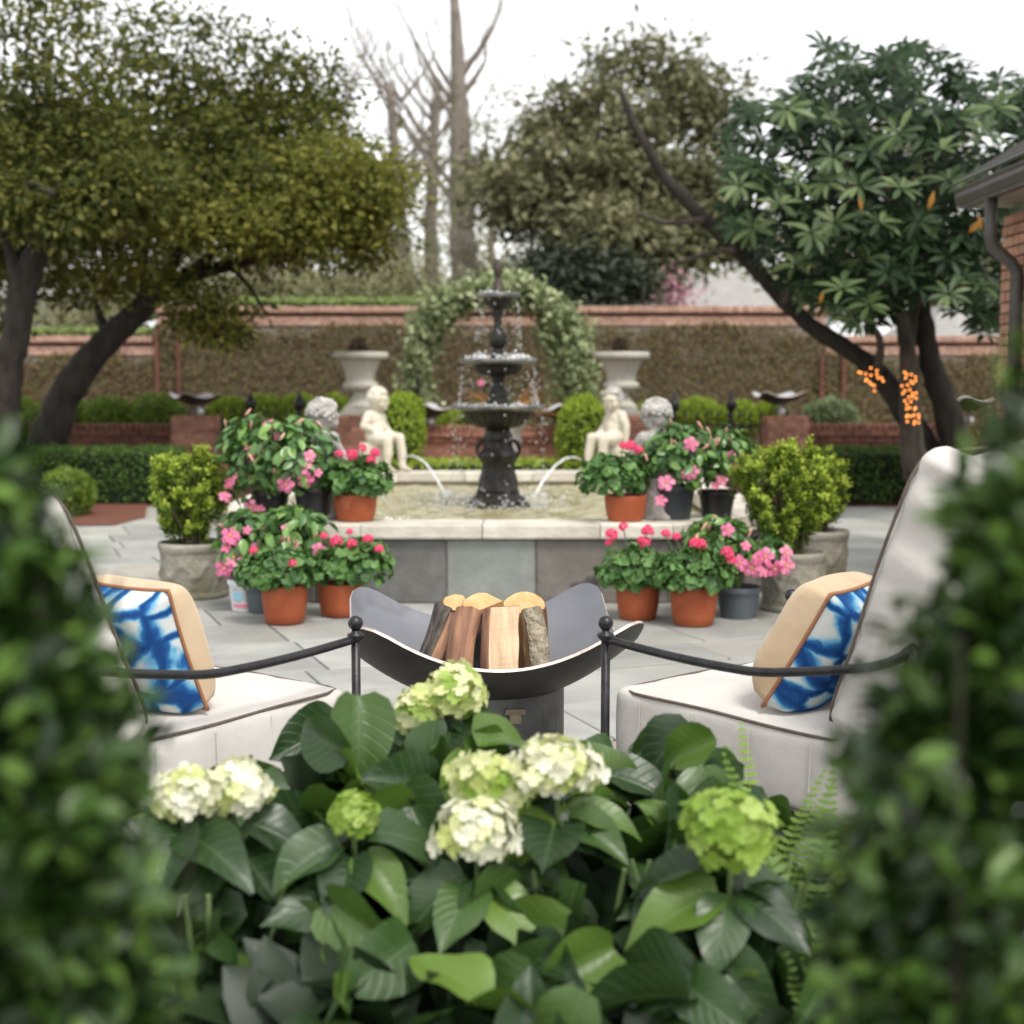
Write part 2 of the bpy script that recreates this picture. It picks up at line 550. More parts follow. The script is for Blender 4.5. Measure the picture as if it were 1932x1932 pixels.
def low_wall(label, u0, u1, Y, vtop, m, group='low brick garden walls'):
    a, b = P(u0, vtop, Y), P(u1, vtop, Y)
    top = a.z
    t = thing('brick_wall', label, 'wall', ((a.x + b.x) / 2, Y, 0), 0, group)
    hw = (b.x - a.x) / 2
    MB().box((0, 0.06, top / 2 - 0.03), (2 * hw - 0.01, 0.2, top - 0.07)).build('mortar_core', M_bmortar, t)
    n = 7
    courses(t, -hw, hw, top - 0.074 * n - 0.0, n - 3, m, y=0.0, depth=0.1)
    courses(t, -hw, hw, top - 0.074 * 3, 1, m, y=0.0, depth=0.1, jut=0.03)
    courses(t, -hw, hw, top - 0.074 * 2, 1, m, y=0.0, depth=0.1, jut=0.06, start=1)
    x = -hw
    while x < hw - 0.05:     # rowlock cap
        link('cap_brick', brick_mesh(0.065, 0.3, 0.07, m), None, t, loc=(x + 0.033, 0.05 + rb.uniform(-.004, .004), top - 0.035))
        x += 0.077
    return t
low_wall('low dark brick wall left of the left brick pillar', 60, 326, Y_W, 800, M_brick_dark)
low_wall('low red brick wall behind the middle of the fountain', 786, 1060, Y_W + 1, 803, M_brick)
low_wall('low dark brick wall between right pillar and loquat trunks', 1526, 1800, Y_W, 800, M_brick_dark)
brick_pier('brick_pillar', 'brick pillar at left carrying a steel fire dish, beside the leaning oak', 371, Y_W - 0.1, 784, 0.53, 'brick pillars', M_brick)
brick_pier('brick_pillar', 'brick pillar at right carrying a steel fire dish, beside the grey dome shrub', 1481, Y_W - 0.1, 784, 0.53, 'brick pillars', M_brick)
brick_pier('brick_pillar', 'brick pillar under the left stone urn, behind the seated cherub', 672, Y_W - 0.2, 782, 0.5, 'brick pillars', M_brick)
brick_pier('brick_pillar', 'brick pillar under the right stone urn, behind the seated cherub', 1182, Y_W - 0.2, 782, 0.5, 'brick pillars', M_brick)

# ------------------------------------------------------------------ tall garden wall with brown creeper
Y_T = 24.0
M_ivy = leafmat('brown_ivy', [(0.07, 0.05, 0.026), (0.10, 0.068, 0.036), (0.075, 0.07, 0.03), (0.12, 0.078, 0.045), (0.06, 0.066, 0.026)], rough=0.8, trans=0.1)
def tall_wall(label, u0, u1, vtop, nleaf, Y=Y_T, pier_u=()):
    a, b = P(u0, vtop, Y), P(u1, vtop, Y)
    top = a.z
    cx = (a.x + b.x) / 2; hw = (b.x - a.x) / 2
    t = thing('garden_wall', label, 'wall', (cx, Y, 0), 0, 'tall brick garden walls')
    MB().box((0, 0.1, top / 2 - 0.05), (2 * hw - 0.01, 0.24, top - 0.12)).build('mortar_core', M_bmortar, t)
    x = -hw
    while x < hw - 0.05:
        link('coping_brick', brick_mesh(0.07, 0.4, 0.1, M_brick_pale), None, t, loc=(x + 0.035, 0.08 + rb.uniform(-.006, .006), top - 0.05 + rb.uniform(-.004, .004)))
        x += 0.083
    courses(t, -hw, hw, top - 0.1 - 0.07, 1, M_brick_dark, depth=0.1, y=0.0, jut=0.0, Hh=0.058)
    courses(t, -hw, hw, top - 0.17 - 0.148 * 1.0, 2, M_brick_pale, depth=0.1, y=0.0, jut=0.012)
    # rough brick face under the creeper, then the creeper itself
    zt = top - 0.32
    n = nleaf
    px = RNG.uniform(-hw, hw, n); pz = zt * RNG.uniform(0.0, 1.0, n) + 0.05 * np.sin(px * 2.1) + 0.03 * np.sin(px * 7)
    py = -0.06 - np.abs(RNG.normal(0, 0.035, n))
    ax = np.stack([RNG.normal(0, .6, n), RNG.normal(-.3, .3, n), RNG.normal(-.5, .6, n)], 1)
    up = np.stack([RNG.normal(0, .5, n), np.full(n, -1.0), RNG.normal(.3, .4, n)], 1)
    scatter('creeper', np.stack([px, py, pz], 1), ax, up, RNG.uniform(.035, .07, n), RNG.uniform(.03, .055, n), M_ivy, t, kind='stuff')
    for pu in pier_u:
        xx = P(pu, vtop, Y).x - cx
        for s in (-0.21, 0.15):
            MB().box((xx + s, -0.14, (top - .3) / 2), (0.05, 0.10, top - 0.3)).build('pier_edge', M_brick_dark, t)
    return t
tall_wall('long central stretch of tall brick wall clothed in brown creeper', 296, 1556, 578, 34000, pier_u=(322,))
tall_wall('lower stretch of tall creeper clad wall at left behind the oaks', -130, 294, 634, 11000)
tall_wall('lower stretch of tall creeper clad wall at right behind the loquat', 1558, 2080, 634, 13000, pier_u=(1572,))

# ------------------------------------------------------------------ corner of the brick house at right
M_gutter = mat('gutter_paint', (0.06, 0.055, 0.05), (0.085, 0.078, 0.072), rough=0.45, scale=5)
M_shingle = mat('roof_shingle', (0.05, 0.048, 0.046), (0.11, 0.105, 0.10), rough=0.9, scale=30, bump=0.6, bscale=60)
M_brick_house = mat('brick_house', (0.36, 0.17, 0.11), (0.52, 0.30, 0.21), rough=0.9, scale=9, bump=0.5, bscale=60, objrand=0.22)
hx, hy0, hy1 = 3.42, 7.9, 9.92
house = thing('brick_house', 'corner of a pale brick house with dark gutter and downspout at right edge', 'house', (hx, hy1, 0))
MB().box((1.9, -1.5, 1.23), (3.79, 2.99, 2.46)).build('mortar_core', M_bmortar, house)
for i in range(33):
    z = 0.037 + i * 0.074
    y = 0.0 - (0.108 if i % 2 else 0)
    if i % 2: link('brick', brick_mesh(0.09, 0.096, 0.062, M_brick_house), None, house, loc=(0.0, -0.046, z), rot=(0, 0, PI / 2))
    while y > -1.1:
        link('brick', brick_mesh(0.2, 0.09, 0.062, M_brick_house), None, house, loc=(rb.uniform(-.003, .003), y - 0.102, z), rot=(0, 0, PI / 2))
        y -= 0.216
bf_ = MB()
for i in range(33):
    y = -1.14 - (0.108 if i % 2 == 0 else 0)
    while y > -2.95:
        bf_.bevbox((0, y - 0.102, 0.037 + i * 0.074), (0.09, 0.2, 0.062), 0.004); y -= 0.216
bf_.build('brickwork', M_brick_house, house, kind='stuff')
ez = P(1805, 372, 10.05).z
ex = P(1805, 372, 10.05).x - hx
g = MB()
prof = [(0.0, 0.0), (0.0, 0.012), (-0.02, 0.03), (-0.035, 0.07), (-0.03, 0.10), (-0.045, 0.115), (-0.045, 0.13), (0.03, 0.13), (0.06, 0.10), (0.06, 0.0)]
vs = []
for y in (0.13, -3.0):
    vs += [(ex + 0.02 + p, y, ez - 0.08 + q_) for p, q_ in prof]
k = len(prof)
g.add(vs, [tuple(range(k)), tuple(reversed(range(k, 2 * k)))] + [((i + 1) % k, i, k + i, k + (i + 1) % k) for i in range(k)])
g.build('gutter', M_gutter, house)
MB().box((ex / 2 + 0.06, -1.45, ez - 0.07), (-ex - 0.05, 3.05, 0.02)).build('soffit', mat('soffit_paint', (0.30, 0.28, 0.22), (0.36, 0.34, 0.28), rough=0.6), house)
# downspout with an elbow
dy = -0.42
dp = [(ex + 0.06, dy, ez - 0.07), (ex + 0.06, dy, ez - 0.33), (ex + 0.075, dy, ez - 0.39), (-0.12, dy, ez - 0.50), (-0.09, dy, ez - 0.55), (-0.085, dy, ez - 0.63), (-0.085, dy, 0.1)]
MB().tube(dp, 0.042, 10).build('downspout', M_gutter, house, smooth=True)
for zz in (ez - 0.30, ez - 0.58, 1.2): MB().tube([(-0.085 if zz < ez - .4 else ex + 0.06, dy, zz - 0.012), (-0.085 if zz < ez - .4 else ex + 0.06, dy, zz + 0.012)], 0.046, 10).build('bracket', M_gutter, house)
# roof with shingle courses
rslope = math.atan2(0.62, 1.0)
for i in range(14):
    d0 = i * 0.16
    o = MB().box((0, 0, 0), (0.19, 3.25, 0.014)).build('shingle_course', M_shingle, house)
    o.location = (ex - 0.04 + (d0 + 0.08) * math.cos(rslope), -1.45, ez + 0.065 + (d0 + 0.08) * math.sin(rslope) + 0.008)
    o.rotation_euler = (0, -rslope + 0.05, 0)

# ------------------------------------------------------------------ neighbours beyond the wall
M_roof_grey = mat('slate_roof', (0.26, 0.25, 0.235), (0.34, 0.33, 0.31), rough=0.85, scale=4, bump=0.3, bscale=30)
M_stucco = mat('stucco', (0.42, 0.40, 0.37), (0.5, 0.48, 0.45), rough=0.9, scale=3)
def far_house(label, u0, u1, up0, up1, vpeak, veave, Y, depth=7):
    a, b = P(u0, veave, Y), P(u1, veave, Y)
    p0, p1 = P(up0, vpeak, Y + depth * .4), P(up1, vpeak, Y + depth * .4)
    cx = (a.x + b.x) / 2
    t = thing('neighbour_house', label, 'house', (cx, Y, 0), 0, 'houses beyond the wall')
    hw = (b.x - a.x) / 2
    MB().box((0, depth * .45, a.z / 2), (2 * hw - 0.6, depth * .8, a.z)).build('wall', M_stucco, t)
    r = MB()
    e, pz = a.z, p0.z
    vs = [(-hw, 0, e), (hw, 0, e), (hw, depth * .9, e), (-hw, depth * .9, e), (p0.x - cx, depth * .45, pz), (p1.x - cx, depth * .45, pz)]
    r.add(vs, [(0, 1, 5, 4), (1, 2, 5), (2, 3, 4, 5), (3, 0, 4), (3, 2, 1, 0)])
    r.build('roof', M_roof_grey, t)
    for i in range(3):
        MB().box((-hw * .5 + i * hw * .5, 0.27, 1.4), (0.9, 0.12, 1.3)).build('window', mat('dark_glass', (0.03, 0.035, 0.04), rough=0.1), t)
far_house('grey hip roof beyond the wall beside the pink redbud', 1270, 1500, 1340, 1400, 512, 590, 42)
far_house('grey roof glimpsed through the loquat at right beyond the wall', 1740, 1960, 1800, 1880, 560, 640, 38)
far_house('pale grey house front beyond the lower wall at far left', -160, 110, -90, 40, 470, 560, 46)

# ------------------------------------------------------------------ clipped hedges and boxwood balls
M_core = mat('hedge_core', (0.008, 0.014, 0.005), rough=1.0)  # near-black filling paints the shade behind the outer leaves
M_hedge = leafmat('hedge_dark', [(0.022, 0.05, 0.012), (0.04, 0.08, 0.018), (0.06, 0.115, 0.025), (0.095, 0.165, 0.035)], rough=0.5, trans=0.25, spec=.3)
M_box = leafmat('boxwood_bright', [(0.10, 0.15, 0.02), (0.16, 0.225, 0.03), (0.23, 0.31, 0.045), (0.30, 0.38, 0.06)], rough=0.5, trans=0.3, spec=.3)
M_boxmid = leafmat('boxwood_mid', [(0.06, 0.105, 0.015), (0.11, 0.17, 0.025), (0.17, 0.25, 0.04)], rough=0.45, trans=0.3)
M_sage = leafmat('grey_shrub', [(0.09, 0.12, 0.07), (0.13, 0.17, 0.10), (0.19, 0.23, 0.15)], rough=0.6, trans=0.2)
def hedge(label, x0, x1, y0, y1, z, n, m=M_hedge, leaf=0.04, rz=0, group='clipped box hedges'):
    cx, cy_ = (x0 + x1) / 2, (y0 + y1) / 2
    sx, sy = x1 - x0, y1 - y0
    t = thing('box_hedge', label, 'hedge', (cx, cy_, 0), rz, group)
    MB().box((0, 0, z / 2 - 0.02), (sx - 0.07, sy - 0.07, z - 0.05)).build('shade_core', M_core, t)
    nt_ = int(n * 0.5)
    top = np.stack([RNG.uniform(-sx / 2, sx / 2, nt_), RNG.uniform(-sy / 2, sy / 2, nt_), z + RNG.normal(0, .012, nt_) + 0.012 * np.sin(RNG.uniform(0, 6, nt_))], 1)
    nf = n - nt_
    fr = np.stack([RNG.uniform(-sx / 2, sx / 2, nf), -sy / 2 + RNG.normal(0, .014, nf), z * RNG.uniform(0.02, 1, nf)], 1)
    sd = RNG.random(nf) < 0.15
    fr[sd, 0] = np.sign(RNG.uniform(-1, 1, sd.sum())) * sx / 2; fr[sd, 1] = RNG.uniform(-sy / 2, sy / 2, sd.sum())
    pos = np.concatenate([top, fr])
    ax = RNG.normal(size=(n, 3)) * 0.7 + np.array([0, -.3, .5])
    up = RNG.normal(size=(n, 3)) * 0.5 + np.array([0, -.5, .6])
    scatter('foliage', pos, ax, up, RNG.uniform(leaf * .7, leaf * 1.3, n), RNG.uniform(leaf * .45, leaf * .8, n), m, t, kind='stuff')
    return t
hedge('low clipped dark hedge at left below the dark brick wall', -7.6, -3.65, 15.3, 16.0, 0.56, 9000)
hedge('low clipped dark hedge at right beyond the right chair', 3.3, 7.4, 15.3, 16.0, 0.56, 9000)
hedge('low yellow green hedge behind the far rim of the pool', -1.75, 0.75, 14.9, 15.3, 0.46, 3500, M_box)
def ball(name, label, u, v, ru, rv, Y, m, n=2200, leaf=0.045, group='clipped boxwood balls', to_ground=True, cat='shrub'):
    c = P(u, v, Y); rx, rz_ = ru * PX(Y), rv * PX(Y)
    t = thing(name, label, cat, (c.x, Y, 0), 0, group)
    MB().ball((0, 0, c.z), 1, 14, 10, (rx * .88, rx * .88, rz_ * .88)).build('shade_core', M_core, t, smooth=True)
    if to_ground: MB().tube([(0, 0, 0), (0.01, 0, c.z)], 0.03, 6).build('trunk', mat('bark_grey', (0.06, 0.045, 0.035), (0.13, 0.10, 0.08), rough=0.9, scale=14, bump=0.8, bscale=30), t)
    d = rand_unit(n)
    d[:, 1] = -np.abs(d[:, 1]) * np.where(RNG.random(n) < .75, 1, -1)
    rad = 1 + RNG.normal(0, .035, n)
    bumps = 1 + 0.04 * np.sin(d[:, 0] * 9 + u) * np.sin(d[:, 2] * 8)
    pos = d * np.array([rx, rx, rz_]) * (rad * bumps)[:, None] + np.array([0, 0, c.z])
    pos = pos[pos[:, 2] > 0.02]
    d = d[:len(pos)]; n = len(pos)
    ax = (pos - np.array([0, 0, c.z])) / rx * .8 + RNG.normal(size=(n, 3)) * .6 + np.array([0, 0, .35])
    up = (pos - np.array([0, 0, c.z])) / rx + RNG.normal(size=(n, 3)) * .5
    scatter('foliage', pos, ax, up, RNG.uniform(leaf * .7, leaf * 1.4, n), RNG.uniform(leaf * .4, leaf * .8, n), m, t, kind='stuff')
    return t
for lab, u, v, ru, rv, Y, m in (
    ('leftmost clipped boxwood ball, behind the dark brick wall between the oak trunks', 42, 790, 34, 36, 19.6, M_boxmid),
    ('clipped boxwood ball just right of the leaning oak trunk', 138, 788, 33, 32, 19.8, M_boxmid),
    ('clipped boxwood ball second right of the leaning oak trunk', 206, 786, 44, 34, 19.6, M_boxmid),
    ('wide clipped boxwood ball just left of the left brick pillar', 296, 783, 52, 36, 19.6, M_boxmid),
    ('clipped boxwood ball just right of the left brick pillar', 432, 786, 40, 34, 19.8, M_box),
    ('clipped boxwood ball behind iron fence, second right of the left pillar', 500, 786, 44, 38, 19.8, M_box),
    ('clipped boxwood ball behind iron fence left of the curly headed statue', 566, 784, 44, 38, 19.8, M_box),
    ('clipped boxwood ball between the left curly headed statue and the left urn', 630, 782, 38, 34, 19.8, M_box),
    ('clipped boxwood ball seen left of fountain above the low wall', 868, 800, 40, 28, 20.6, M_box),
    ('clipped boxwood ball behind the right urn pedestal', 1232, 790, 34, 34, 19.8, M_box),
    ('clipped boxwood ball behind the right iron fence nearest the curly head', 1316, 785, 42, 32, 19.8, M_box),
    ('clipped boxwood ball behind the right iron fence nearest the right pillar', 1392, 792, 40, 34, 19.8, M_box),
    ('small clipped boxwood ball just left of the right brick pillar', 1446, 784, 24, 22, 19.8, M_box),
    ('tall yellow green shrub right of the left seated cherub', 748, 818, 50, 70, 15.2, M_box),
    ('tall yellow green shrub left of the right seated cherub', 1100, 822, 48, 68, 15.2, M_box),
    ('round yellow green shrub top left of fountain behind the tall shrub', 764, 780, 34, 34, 17.0, M_box),
    ('round yellow green shrub top right of fountain behind the tall shrub', 1098, 783, 36, 34, 17.0, M_box)):
    ball('boxwood_ball', lab, u, v, ru, rv, Y, m)
ball('dome_shrub', 'grey green dome shaped shrub right of the right brick pillar', 1566, 786, 50, 32, 19.2, M_sage, group=None)
ball('clipped_shrub', 'small clipped round shrub in the red mulch at far left', 128, 930, 50, 44, 13.9, M_boxmid, 2600, 0.035, None)
M_top = leafmat('wall_top_green', [(0.12, 0.17, 0.06), (0.18, 0.24, 0.09), (0.24, 0.30, 0.13)], rough=0.6, trans=0.3)
a_, b_ = P(440, 575, Y_T + .55), P(1010, 575, Y_T + .55)
hedge('bright green hedge top showing above the central wall', a_.x, b_.x, Y_T + .45, Y_T + .95, a_.z + 0.06, 6000, M_top, 0.07, group='hedges behind the wall')
a_, b_ = P(-120, 630, Y_T + .55), P(292, 630, Y_T + .55)
hedge('pale green hedge top showing above the lower left wall', a_.x, b_.x, Y_T + .45, Y_T + .95, a_.z + 0.05, 4000, M_top, 0.07, group='hedges behind the wall')

# ------------------------------------------------------------------ iron fence panels
def fence(label, u0, u1, Y, vtop, fin):
    a, b = P(u0, vtop, Y), P(u1, vtop, Y)
    cx, hw, top = (a.x + b.x) / 2, (b.x - a.x) / 2, a.z
    t = thing('iron_fence', label, 'fence', (cx, Y, 0), 0, 'black iron fence panels')
    for z in (0.15, top - 0.12): MB().box((0, 0, z), (2 * hw, 0.025, 0.03)).build('rail', M_iron, t)
    n = int(2 * hw / 0.13)
    me = MB().tube([(0, 0, 0), (0, 0, top - 0.04)], 0.009, 6).lathe([(0.0, top - .04), (0.02, top), (0.001, top + 0.07)], 6, caps=False).mesh('picket')
    me.materials.append(M_iron)
    for i in range(n + 1): link('picket', me, None, t, loc=(-hw + 2 * hw * i / n, 0, 0))
    for fu in fin:
        x = P(fu, vtop, Y).x - cx
        MB().tube([(x, 0.02, 0), (x, 0.02, top + 0.06)], 0.03, 8).ball((x, 0.02, top + 0.13), 0.075, 10, 8, (1, 1, 1.15)).lathe([(.03, top + .2), (.035, top + .22), (0.002, top + .29)], 8, (x, .02, 0)).build('post', M_iron, t)
    for i in range(n):
        if i % 2 == 0:
            x = -hw + 2 * hw * (i + .5) / n
            MB().tube([(x + .05 * math.cos(k * PI / 6), 0, top - .2 + .05 * math.sin(k * PI / 6)) for k in range(12)], 0.006, 5, closed=True).build('scroll', M_iron, t)
fence('black iron fence panel left of the left urn pillar', 418, 642, Y_W - .15, 782, (473, 565))
fence('black iron fence panel between right urn pillar and right brick pillar', 1212, 1436, Y_W - .15, 784, (1272, 1380))
# ================================================================== POOL AND FOUNTAIN
M_limestone = mat('limestone_coping', (0.50, 0.46, 0.39), (0.66, 0.62, 0.54), rough=0.8, scale=5, bump=0.3, bscale=40, c3=(0.34, 0.31, 0.26), scale3=2.2, lo3=0.55, hi3=0.8, objrand=0.08)
def slate(name, c1, c2, c3=None): return mat(name, c1, c2, rough=0.7, scale=4, detail=8, bump=0.3, bscale=25, c3=c3, scale3=3.0, lo3=0.55, hi3=0.62)
M_slate_grey = slate('slate_grey', (0.085, 0.085, 0.08), (0.16, 0.16, 0.15))
M_slate_green = slate('slate_green', (0.17, 0.188, 0.172), (0.25, 0.268, 0.245))
M_slate_brown = slate('slate_brown', (0.13, 0.115, 0.10), (0.20, 0.18, 0.16), (0.04, 0.034, 0.032))
RIM = 0.475
pool = thing('fountain_pool', 'eight sided raised stone pool with pale coping round the fountain', 'pool', POOL_C)
o8 = [p - POOL_C for p in oct_pts(0)]
wall_in = [p - POOL_C for p in oct_pts(-0.24)]
cop_o = [p - POOL_C for p in oct_pts(0.045)]
cop_i = [p - POOL_C for p in oct_pts(-0.285)]
# inner wall and floor
b = MB()
n8 = 8
for i in range(8):
    a0, a1 = o8[i] * 0.985, o8[(i + 1) % 8] * 0.985
    c0, c1 = wall_in[i], wall_in[(i + 1) % 8]
    b.add([(a0.x, a0.y, 0), (a1.x, a1.y, 0), (a1.x, a1.y, RIM - .09), (a0.x, a0.y, RIM - .09), (c0.x, c0.y, 0), (c1.x, c1.y, 0), (c1.x, c1.y, RIM - .09), (c0.x, c0.y, RIM - .09)],
          [(0, 1, 2, 3), (5, 4, 7, 6), (3, 2, 6, 7)])
b.build('basin_wall', mat('basin_stone', (0.30, 0.27, 0.20), (0.42, 0.38, 0.30), rough=0.85, scale=4, bump=0.3, c3=(0.2, 0.19, 0.12), scale3=2), pool)
MB().add([(p.x, p.y, 0.06) for p in wall_in], [tuple(range(8))]).build('basin_floor', mat('basin_floor', (0.2, 0.18, 0.11), (0.28, 0.25, 0.16), rough=0.9), pool)
# slate facing panels and coping stones, side by side
def split_side(i, cuts):
    return [(cuts[k], cuts[k + 1]) for k in range(len(cuts) - 1)]
front_cuts = [0] + [(P(u, 1050, POOL_C.y - POOL_Y).x - (POOL_C.x - POOL_A)) / (2 * POOL_A) for u in (668, 842, 1011)] + [1]
rp_ = random.Random(3)
for i in range(8):
    a, c = o8[i], o8[(i + 1) % 8]
    L = (c - a).length
    nrm = Vector(((c - a).y, -(c - a).x, 0)).normalized()
    ang = math.atan2((c - a).y, (c - a).x)
    cuts = front_cuts if i == 0 else [k / max(1, round(L / 0.6)) for k in range(max(1, round(L / 0.6)) + 1)]
    for k, (s, e) in enumerate(split_side(i, cuts)):
        w = (e - s) * L - 0.012
        mid = a.lerp(c, (s + e) / 2) - nrm * (0.02 + rp_.uniform(0, .003))
        m = [M_slate_brown, M_slate_grey, M_slate_green, M_slate_brown][k % 4] if i == 0 else rp_.choice((M_slate_grey, M_slate_green, M_slate_brown))
        MB().bevbox((0, 0, 0), (w, 0.045, RIM - .105), 0.004).build('stone_panel', m, pool, loc=(mid.x, mid.y, (RIM - .09) / 2 + .0), rot=(0, 0, ang))
    MB().box((0, 0, 0), (L, 0.03, RIM - .1)).build('mortar_joint', M_mortar, pool, loc=((a.lerp(c, .5) - nrm * 0.036).x, (a.lerp(c, .5) - nrm * 0.036).y, (RIM - .1) / 2), rot=(0, 0, ang))
    # coping
    A, B, Ci, Di = cop_o[i], cop_o[(i + 1) % 8], cop_i[(i + 1) % 8], cop_i[i]
    cc = [0, 0.14, 0.475, 0.80, 1] if i == 0 else [k / max(1, round(L / 0.8)) for k in range(max(1, round(L / 0.8)) + 1)]
    for k in range(len(cc) - 1):
        g0, g1 = cc[k] + 0.002 / L, cc[k + 1] - 0.004 / L
        q4 = [A.lerp(B, g0), A.lerp(B, g1), Di.lerp(Ci, g1), Di.lerp(Ci, g0)]
        ctr = (q4[0] + q4[1] + q4[2] + q4[3]) / 4
        z0, z1 = RIM - 0.088, RIM + rp_.uniform(-.002, .002)
        vs, fs = [], []
        for z, sh in ((z0, .985), (z0 + .012, 1), (z1 - .012, 1), (z1, .985)):
            for p in q4:
                d = p - ctr
                vs.append((ctr.x + d.x * (1 - (1 - sh) * .4), ctr.y + d.y * (1 - (1 - sh) * 2), z))
        for r_ in range(3):
            for j in range(4):
                j2 = (j + 1) % 4
                fs.append((r_ * 4 + j, r_ * 4 + j2, r_ * 4 + 4 + j2, r_ * 4 + 4 + j))
        fs += [(3, 2, 1, 0), (12, 13, 14, 15)]
        MB().add(vs, fs).build('coping_stone', M_limestone, pool)

# ------------------------------------------------------------------ water
def watermat():
    m, nt, N, Lk, b_ = nodes_of('pool_water')
    tc = N.new('ShaderNodeTexCoord')
    nz = N.new('ShaderNodeTexNoise'); nz.inputs['Scale'].default_value = 2.5; nz.inputs['Detail'].default_value = 6
    Lk.new(tc.outputs['Object'], nz.inputs['Vector'])
    rp = N.new('ShaderNodeValToRGB'); rp.color_ramp.elements[0].position = .35; rp.color_ramp.elements[0].color = (0.27, 0.245, 0.13, 1)
    rp.color_ramp.elements[1].position = .7; rp.color_ramp.elements[1].color = (0.43, 0.395, 0.25, 1)
    Lk.new(nz.outputs['Fac'], rp.inputs['Fac']); Lk.new(rp.outputs[0], b_.inputs['Base Color'])
    b_.inputs['Roughness'].default_value = 0.08
    b_.inputs['IOR'].default_value = 1.33
    n2 = N.new('ShaderNodeTexNoise'); n2.inputs['Scale'].default_value = 14; n2.inputs['Detail'].default_value = 3
    Lk.new(tc.outputs['Object'], n2.inputs['Vector'])
    bp = N.new('ShaderNodeBump'); bp.inputs['Strength'].default_value = 0.35; bp.inputs['Distance'].default_value = 0.03
    Lk.new(n2.outputs['Fac'], bp.inputs['Height']); Lk.new(bp.outputs[0], b_.inputs['Normal'])
    return m
WZ = 0.355
FC = Vector((P(940, 950, 10.9).x, 10.9, 0))
wi = [p for p in oct_pts(-0.235)]
bmw = bmesh.new()
nx, ny = 90, 130
X = np.linspace(POOL_C.x - POOL_B + .2, POOL_C.x + POOL_B - .2, nx); Yv = np.linspace(POOL_C.y - POOL_Y + .2, POOL_C.y + POOL_Y - .2, ny)
gx, gy = np.meshgrid(X, Yv)
rr = np.hypot(gx - FC.x, gy - FC.y)
zz = WZ + 0.010 * np.sin(rr * 26) * np.exp(-rr * .9) + 0.006 * np.sin(gx * 17 + gy * 9) + 0.006 * np.sin(gy * 23 - gx * 11) + RNG.normal(0, .0035, gx.shape)
Vw = np.stack([gx.ravel(), gy.ravel(), zz.ravel()], 1)
keep = np.array([in_pool(x, y, -0.2) for x, y in Vw[:, :2]])
Fw = []
for j in range(ny - 1):
    for i in range(nx - 1):
        f = (j * nx + i, j * nx + i + 1, (j + 1) * nx + i + 1, (j + 1) * nx + i)
        if all(keep[k] for k in f): Fw.append(f)
water = link('water', np_mesh('water', Vw, np.array(Fw), smooth=True), watermat())
tag(water, 'olive rippled water filling the fountain pool', 'water', kind='structure')

# ------------------------------------------------------------------ tiered fountain
M_bronze = mat('wet_black_iron', (0.006, 0.0058, 0.0055), (0.022, 0.020, 0.017), rough=0.36, spec=.3, scale=14, bump=0.5, bscale=28, c3=(0.03, 0.028, 0.015), scale3=5, lo3=.5, hi3=.8)
M_bronze_rim = mat('sky_sheen_rim', (0.06, 0.06, 0.056), (0.22, 0.215, 0.20), rough=0.22, scale=10, bump=0.3, bscale=40)  # paler base colour stands in for sky mirrored on the wet rims
M_rust = mat('rusty_bronze', (0.05, 0.03, 0.018), (0.025, 0.02, 0.015), rough=0.5, scale=20, bump=.3)
fnt = thing('tiered_fountain', 'black three tiered cast iron fountain dripping water in the pool', 'fountain', (FC.x, FC.y, 0))
k = PX(10.9)
def zf(v): return P(940, v, 10.9).z
def prof_px(l): return [(r * k, zf(v)) for r, v in l]
def flute(n, amp, lo=0, hi=9):
    def fn(r, z, a, i): return r * (1 + amp * math.cos(n * a)) if lo <= i <= hi else r
    return fn
base_z = prof_px([(59, 975), (61, 962), (61, 953), (56, 948), (57, 945), (50, 938), (44, 934), (40, 929)])
MB().lathe(base_z, 48).build('base', M_bronze, fnt); sharp(fnt.children[-1], 30)
col = prof_px([(40, 929), (35, 922), (34, 905), (31, 890), (29, 876), (33, 868), (36, 862), (36, 856), (29, 850), (26, 842), (25, 832), (27, 822), (22, 814), (21, 806)])
MB().lathe(col, 64, fn=lambda r, z, a, i: r * (1 + 0.07 * math.cos(8 * a) * (0.4 + 0.6 * math.sin(i * 1.1) ** 2) + 0.03 * math.sin(16 * a + i))).build('column', M_bronze, fnt, smooth=True)
for s in (0, PI, PI / 2, -PI / 2):      # scroll handles
    pts = []
    for j in range(15):
        a = -1.9 + j * 0.33
        rr_ = 27 + 13 * math.cos(a)
        pts.append((rr_ * k * math.cos(s), rr_ * k * math.sin(s), zf(848 - 17 * math.sin(a))))
    MB().tube(pts, [0.016 + 0.004 * math.sin(j) for j in range(15)], 8).build('scroll_handle', M_bronze, fnt, smooth=True)
lb = prof_px([(21, 808), (38, 806), (48, 800), (57, 790), (62, 780), (65, 775), (78, 773)])
MB().lathe(lb, 96, fn=flute(24, 0.035, 1, 5)).build('lower_bowl', M_bronze, fnt, smooth=True)
r_out = prof_px([(78, 774), (86, 772), (90, 768), (88, 764), (80, 766), (60, 772), (20, 774)])
MB().lathe(r_out, 96, fn=lambda r, z, a, i: r * (1 + (0.012 * math.cos(48 * a) if i in (1, 2) else 0))).build('lower_bowl_rim', M_bronze_rim, fnt, smooth=True)
st = prof_px([(24, 772), (22, 764), (19, 756), (17, 748), (18, 744), (15, 740), (12, 728), (11, 718), (14, 711), (13, 707)])
MB().lathe(st, 40, fn=flute(10, 0.05)).build('lower_stem', M_bronze, fnt, smooth=True)
mb_ = prof_px([(13, 709), (36, 707), (40, 701), (43, 694), (46, 688), (60, 686)])
